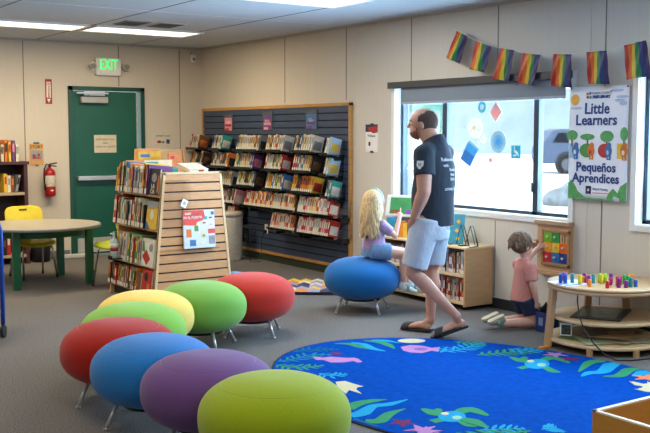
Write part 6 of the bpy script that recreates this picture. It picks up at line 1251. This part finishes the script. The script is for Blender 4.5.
o = text('badge_mark', 'M', .034, bc + l * .05, (f, U), SHIRT, shirt); drape(o, shirt, -l, .0035)
# shorts
b = B().loft([(*T(.845, -.005), .158, .132), (*(pel - U * .03), .175, .145), (*(pel - U * .13), .168, .132)], side=l, n=32)
for hp, kn in ((hipL, kL), (hipR, kR)):
    b.loft([(*(hp + U * .03), .104, .115), (*hp.lerp(kn, .3), .102, .112), (*hp.lerp(kn, .65), .094, .103), (*hp.lerp(kn, .88), .091, .100)], side=l, n=26)
to_local(b, R0); sho = blob('shorts', b, SHORT, man, .008, 6)
o = obj('back_pocket', B().prism([(-.05, .05), (.05, .05), (.05, -.05), (0, -.065), (-.05, -.05)], lambda u, v, q: tuple(l * u + U * v - f * q), 0, .001), mat('shorts_pocket', '#8fa3b1', .85), sho, loc=pel - f * .3 + l * .06 - U * .03 - V(*R0)); drape(o, sho, f, .002)
SAN = mat('sandal_black', '#221f22', .6)
for to, he in ((tL, hL), (tR, hR)):
    d = (to - he).normalized(); sd = d.cross(U).normalized(); n_ = sd.cross(d).normalized(); c0 = he - n_ * .030 - d * .02 if to is tR else he - n_ * .030 - d * .02
    Lh = (to - he).length + .055
    ol = [(0, .026), (.03, .034), (.10, .036), (.18, .046), (Lh - .03, .040), (Lh, .018), (Lh, -.018), (Lh - .03, -.040), (.18, -.046), (.10, -.036), (.03, -.034), (0, -.026)]
    s_ = obj('sandal', to_local(B().prism(ol, lambda u, v, q: tuple(c0 + d * u + sd * v + n_ * q), -.004, .014), R0), SAN, man, bevel=.003)
    q = B()
    for k0, k1 in ((.50, .72), (.58, .80)):
        rr_ = []
        for a_ in range(0, 181, 15):
            aa = math.radians(a_); rr_.append((*(he + d * (Lh * (k0 + (k1 - k0) * a_ / 180)) - n_ * .022 + sd * (.046 * math.cos(aa)) + n_ * (.052 * math.sin(aa))), .020, .004))
        q.loft(rr_, side=d, n=10)
    obj('strap', to_local(q, R0), SAN, s_)

# ---- the girl on the blue pouf
SKC = mat('skin_child', '#d9a893', .55, 0, .04, 40); LAV = mat('shirt_lavender', '#b79ac4', .9, 0, .22, 14); DEN = mat('denim_blue', '#6e8fb3', .9, 0, .15, 60)
HB = mat('hair_blond', '#c4a576', .6, 0, .45, 12, (12, 12, 2)); R1 = (4.945, 6.43, .459)
girl = thing('person', 'blond girl in lavender T-shirt sitting on the blue pouf and reaching to the tablet', 'person', R1)
f, l, M = frame((.99, .117)); pg_ = V(4.945, 6.43, .545); rt_ = V(.823, -.568, 0); fw = V(.568, .823, 0)
G = lambda z, of=0, ol=0: V(4.955, 6.44, 0) + f * of + l * ol + U * z
b = B().loft([(*G(.50, -.01), .085, .075), (*G(.56, -.01), .092, .078), (*G(.64), .080, .066), (*G(.72), .088, .062), (*G(.765), .075, .052), (*G(.79), .035, .035)], side=l, n=22)
b.cap(G(.775), G(.84, .02), .030, .029)
for o_ in (-.055, .055):
    hp = pg_ + fw * o_ + U * -.02; kn = V(5.150, 6.290, .500) + fw * o_; an = V(5.165, 6.275, .255) + fw * o_ * .7 + rt_ * (.02 if o_ > 0 else -.02)
    b.loft([(*hp, .058, .056), (*hp.lerp(kn, .5), .052, .048), (*kn, .038, .038)], n=16).ell(kn, (.040, .040, .040), n=12)
    b.loft([(*kn, .037, .037), (*kn.lerp(an, .35), .037, .038), (*an, .024, .025)], n=14).cap(an, an - U * .04 + rt_ * .03, .025, .024)
sR, eR, wR = G(.745, 0, -.095), V(5.078, 6.315, .648), V(5.150, 6.345, .790); sL, eL, wL = G(.745, 0, .095), V(5.03, 6.56, .64), V(5.11, 6.50, .56)
for s_, e_, w_ in ((sR, eR, wR), (sL, eL, wL)):
    b.ell(s_, (.036, .036, .036), n=12).loft([(*s_, .032, .032), (*e_, .025, .025)], n=14).ell(e_, (.026, .026, .026), n=10).loft([(*e_, .025, .026), (*w_, .018, .016)], n=14)
# pointing right hand
d = (V(5.185, 6.375, .86) - wR).normalized(); bk = rt_ * -1
hand(b, wR, d, -fw, .62, .9, -1); b.cap(wR + d * .05 + fw * .0, wR + d * .098, .0065, .0055, n=8)
hand(b, wL, rt_ - U * .2, U, .62, .2, 1)
fg, lg, Mg = frame((.86, .51)); hc = G(.925, -.015); P = head(b, hc, fg, lg, Mg, .86, True); b.cap(G(.80), hc - U * .03, .030, .04)
to_local(b, R1); blob('body', b, SKC, girl, .0048, 3); face_bits(girl, P, lg, Mg, .86, '#3b5a7a', r0=R1)
b = B().loft([(*G(.535, -.01), .108, .096), (*G(.60, -.005), .100, .086), (*G(.68), .094, .076), (*G(.745), .098, .066), (*G(.782), .062, .050), (*G(.795), .044, .042)], side=l, n=26)
for s_, e_ in ((sR, eR), (sL, eL)): b.ell(s_, (.046, .046, .046), n=14).loft([(*s_, .044, .044), (*s_.lerp(e_, .62), .044, .044)], n=16).loft([(*G(.745), .045, .045), (*s_, .043, .043)], n=14)
to_local(b, R1); gs = blob('shirt', b, LAV, girl, .006, 3)
q = B()
for i in range(16):
    for j in range(18):
        u0, v0 = -.06 + i * .0075, -.065 + j * .0075
        if (u0 / .06) ** 2 + (v0 / .068) ** 2 < 1: q.add([tuple(l * -(u0 + a_) + U * (v0 + b_)) for a_, b_ in ((0, 0), (.0075, 0), (.0075, .0075), (0, .0075))], [(0, 1, 2, 3)])
o = obj('shirt_dark_patch', q, mat('patch_charcoal', '#454450', .9, var=.3, scale=30), gs, loc=G(.685, -.3, .03) - V(*R1)); drape(o, gs, f, .0015)  # charcoal oval patch draped over the back of the lavender shirt
b = B().loft([(*G(.475, -.012), .110, .098), (*G(.545, -.01), .106, .094)], side=l, n=24)
for o_ in (-.055, .055):
    hp = pg_ + fw * o_ - U * .02; kn = V(5.150, 6.290, .500) + fw * o_; b.loft([(*(hp - rt_ * .03), .072, .064), (*hp.lerp(kn, .58), .066, .060)], n=18)
to_local(b, R1); blob('shorts', b, DEN, girl, .007, 3)
b = B()   # long wavy hair: cap and strands in one mesh
b.ell(hc + U * .026 - fg * .016, (.098, .082, .090), Mg, 26); rnd = random.Random(3)
for k in range(46):
    a_ = math.radians(78 + k * (204 / 45)); lay = k % 2
    ca, sa = math.cos(a_), math.sin(a_); p0 = hc + fg * (.080 * ca - .016) + lg * (.070 * sa) + U * .03; L_ = rnd.uniform(.27, .34) if abs(a_ - math.pi) < 1.25 else rnd.uniform(.17, .26)
    ph = rnd.uniform(0, 6); R_ = []
    for j in range(12):
        v = j / 11; sw = 1.0 + .32 * math.sin(min(1, v * 1.6) * 1.6) - .08 * v
        q = hc + (fg * (.080 * ca * (1 - .1 * v) - .020) + lg * .070 * sa) * sw + fg * -.022 * v + U * (.035 - L_ * v) + lg * (.010 * math.sin(v * 11 + ph) * v) + fg * (.008 * math.cos(v * 12 + ph) * v)
        R_.append((*q, .014 * (1 - .55 * v), .010 * (1 - .5 * v)))
    b.loft(R_, side=lg, n=8)
to_local(b, R1); blob('hair', b, HB, girl, .005, 1)
b = B(); R_ = []
for a_ in range(0, 181, 9): aa = math.radians(a_); R_.append((*(hc + fg * .015 + lg * (.090 * math.cos(aa)) + U * (.0 + .124 * math.sin(aa))), .010, .004))
obj('headband', to_local(b.loft(R_, side=fg, n=10), R1), mat('band_teal', '#7fc6c0', .5), girl)
SW = mat('shoe_white', '#d9dbd6', .7, 0, .15, 40); ST = mat('shoe_teal', '#5fa3a4', .7); SO = mat('shoe_sole', '#b8a98f', .7)
def shoe(parent, R_, ankle, d, L_, s=1.0, upv=None, mu=SW, ms=SO, mt=ST):
    d = Vector(d).normalized(); u_ = Vector(upv or (0, 0, 1)); sd = d.cross(u_).normalized(); u_ = sd.cross(d).normalized(); a_ = Vector(ankle)
    h = a_ - d * .035 * s - u_ * .055 * s
    b = B().loft([(*(h + d * -.004 + u_ * .03), .022 * s, .024 * s), (*(h + d * .025 * s + u_ * .034 * s), .032 * s, .034 * s), (*(h + d * L_ * .45 + u_ * .026 * s), .033 * s, .027 * s), (*(h + d * L_ * .78 + u_ * .016 * s), .036 * s, .020 * s), (*(h + d * L_ + u_ * .012 * s), .022 * s, .012 * s)], side=sd, n=18)
    b.loft([(*(h + d * .03 * s + u_ * .03 * s), .03 * s, .034 * s), (*(h + d * .032 * s + u_ * .075 * s), .030 * s, .034 * s)], side=sd, n=16)
    o = blob('shoe', to_local(b, R_), mu, parent, .005, 2)
    ol = [(-.008, .022), (.03, .030), (L_ * .5, .030), (L_ * .78, .037), (L_, .026), (L_ + .012, .0), (L_, -.026), (L_ * .78, -.037), (L_ * .5, -.030), (.03, -.030), (-.008, -.022)]
    obj('sole', to_local(B().prism(ol, lambda u, v, q: tuple(h + d * u + sd * v * s + u_ * q), -.012, .006), R_), ms, o, bevel=.003)
    obj('strap', to_local(B().loft([(*(h + d * L_ * .48 + sd * .036 * s * math.cos(q) + u_ * (.008 + .052 * s * math.sin(q))), .012, .004) for q in [math.pi * j / 10 for j in range(11)]], side=d, n=8), R_), mt, o)
for o_ in (-.055, .055):
    an = V(5.165, 6.275, .245) + fw * o_ * .7 + rt_ * (.045 if o_ > 0 else -.02); shoe(girl, R1, an - U * .005, rt_ * 1.0 - U * .18, .155, .95)

# ---- the kneeling boy
R2 = (5.49, 5.225, 0); f, l, M = frame((.955, -.295)); SAL = mat('shirt_salmon', '#c9857a', .9, 0, .06, 60); NVY = mat('shorts_navy', '#1d2a4d', .85, 0, .1, 60)
boy = thing('person', 'small boy in salmon T-shirt kneeling on the carpet at the busy board', 'person', R2)
K = lambda z, of=0, ol=0: V(5.488, 5.228, 0) + f * of + l * ol + U * z
b = B().loft([(*K(.20, -.01), .082, .078), (*K(.28, -.005), .084, .076), (*K(.38, .005), .076, .068), (*K(.47, 0), .084, .062), (*K(.515), .070, .050), (*K(.54), .034, .034)], side=l, n=22)
b.cap(K(.53), K(.59, .005), .030, .030)
feet = []
for o_ in (-.050, .050):
    hp = K(.235, 0, o_); kn = K(.052, .065, o_ * 1.25); an = K(.055, -.215, o_ * 1.0 + .0); feet.append(an)
    b.loft([(*hp, .058, .058), (*hp.lerp(kn, .5), .054, .054), (*kn, .044, .044)], n=16).ell(kn, (.045, .045, .045), n=12)
    b.loft([(*kn, .040, .040), (*kn.lerp(an, .4), .040, .040), (*an, .026, .026)], n=14)
sR, eR, wR = K(.485, 0, -.098), K(.345, .01, -.125), K(.225, .045, -.118); sL, eL, wL = K(.485, 0, .098), K(.495, .09, .150), K(.598, .20, .155)
for s_, e_, w_ in ((sR, eR, wR), (sL, eL, wL)):
    b.ell(s_, (.036, .036, .036), n=12).loft([(*s_, .033, .033), (*e_, .027, .027)], n=14).ell(e_, (.028, .028, .028), n=10).loft([(*e_, .027, .027), (*w_, .019, .017)], n=14)
hand(b, wR, V(.1, .0, -1), -l, .60, .3, -1); hand(b, wL, V(.9, .15, .2), l, .60, .45, 1)
fb, lb_, Mb = frame((.985, -.12)); hc = K(.648, -.018); P = head(b, hc, fb, lb_, Mb, .86, True); b.cap(K(.56), hc - U * .03, .030, .04)
to_local(b, R2); blob('body', b, SKC, boy, .0048, 3); face_bits(boy, P, lb_, Mb, .86, r0=R2)
b = B().loft([(*K(.215, -.008), .102, .098), (*K(.29, -.004), .096, .090), (*K(.39), .090, .080), (*K(.475), .094, .070), (*K(.52), .066, .052), (*K(.545), .042, .040)], side=l, n=26)
for s_, e_ in ((sR, eR), (sL, eL)): b.ell(s_, (.047, .047, .047), n=14).loft([(*s_, .046, .046), (*s_.lerp(e_, .72), .046, .045)], n=16).loft([(*K(.485), .046, .046), (*s_, .044, .044)], n=14)
blob('shirt', to_local(b, R2), SAL, boy, .006, 3)
b = B().loft([(*K(.20, -.01), .096, .092), (*K(.25, -.008), .094, .090)], side=l, n=24)
for o_ in (-.050, .050): hp = K(.235, 0, o_); kn = K(.052, .065, o_ * 1.25); b.loft([(*hp, .072, .076), (*hp.lerp(kn, .62), .064, .066)], side=l, n=18)
blob('shorts', to_local(b, R2), NVY, boy, .006, 3)
HK = mat('hair_chestnut', '#6f5643', .85, 0, .35, 14, (10, 10, 3)); b = B(); b.ell(hc + U * .022 - fb * .016, (.094, .080, .088), Mb, 26); rnd = random.Random(5)
for k in range(60):
    a_ = rnd.uniform(math.radians(62), math.radians(298)); e_ = rnd.uniform(-.1, 1.2); ca, sa = math.cos(a_) * math.cos(e_), math.sin(a_) * math.cos(e_)
    p0 = hc + U * (.022 + .086 * math.sin(e_)) + fb * (.092 * ca - .016) + lb_ * .078 * sa; dn = (-U * .9 + fb * ca * .25 + lb_ * sa * .25 + lb_ * rnd.uniform(-.3, .3)).normalized()
    dn = (dn - (fb * ca + lb_ * sa + U * math.sin(e_)) * dn.dot((fb * ca + lb_ * sa + U * math.sin(e_)).normalized()) * .7).normalized()
    L_ = rnd.uniform(.04, .07); b.loft([(*p0, .011, .007), (*(p0 + dn * L_ * .6), .009, .006), (*(p0 + dn * L_ + (fb * ca + lb_ * sa) * .004), .004, .003)], n=8)
blob('hair', to_local(b, R2), HK, boy, .0048, 1)
for an in feet: shoe(boy, R2, an - V(0, 0, 0), V(-.55 * f.x, -.55 * f.y, -.22), .125, .92, upv=(-.8 * f.x * -1, -.8 * f.y * -1, -.55), mu=mat('shoe_grey', '#7d8d8a', .8), ms=mat('sole_cream', '#c2b497', .7), mt=mat('shoe_mint', '#8fc0b4', .7))
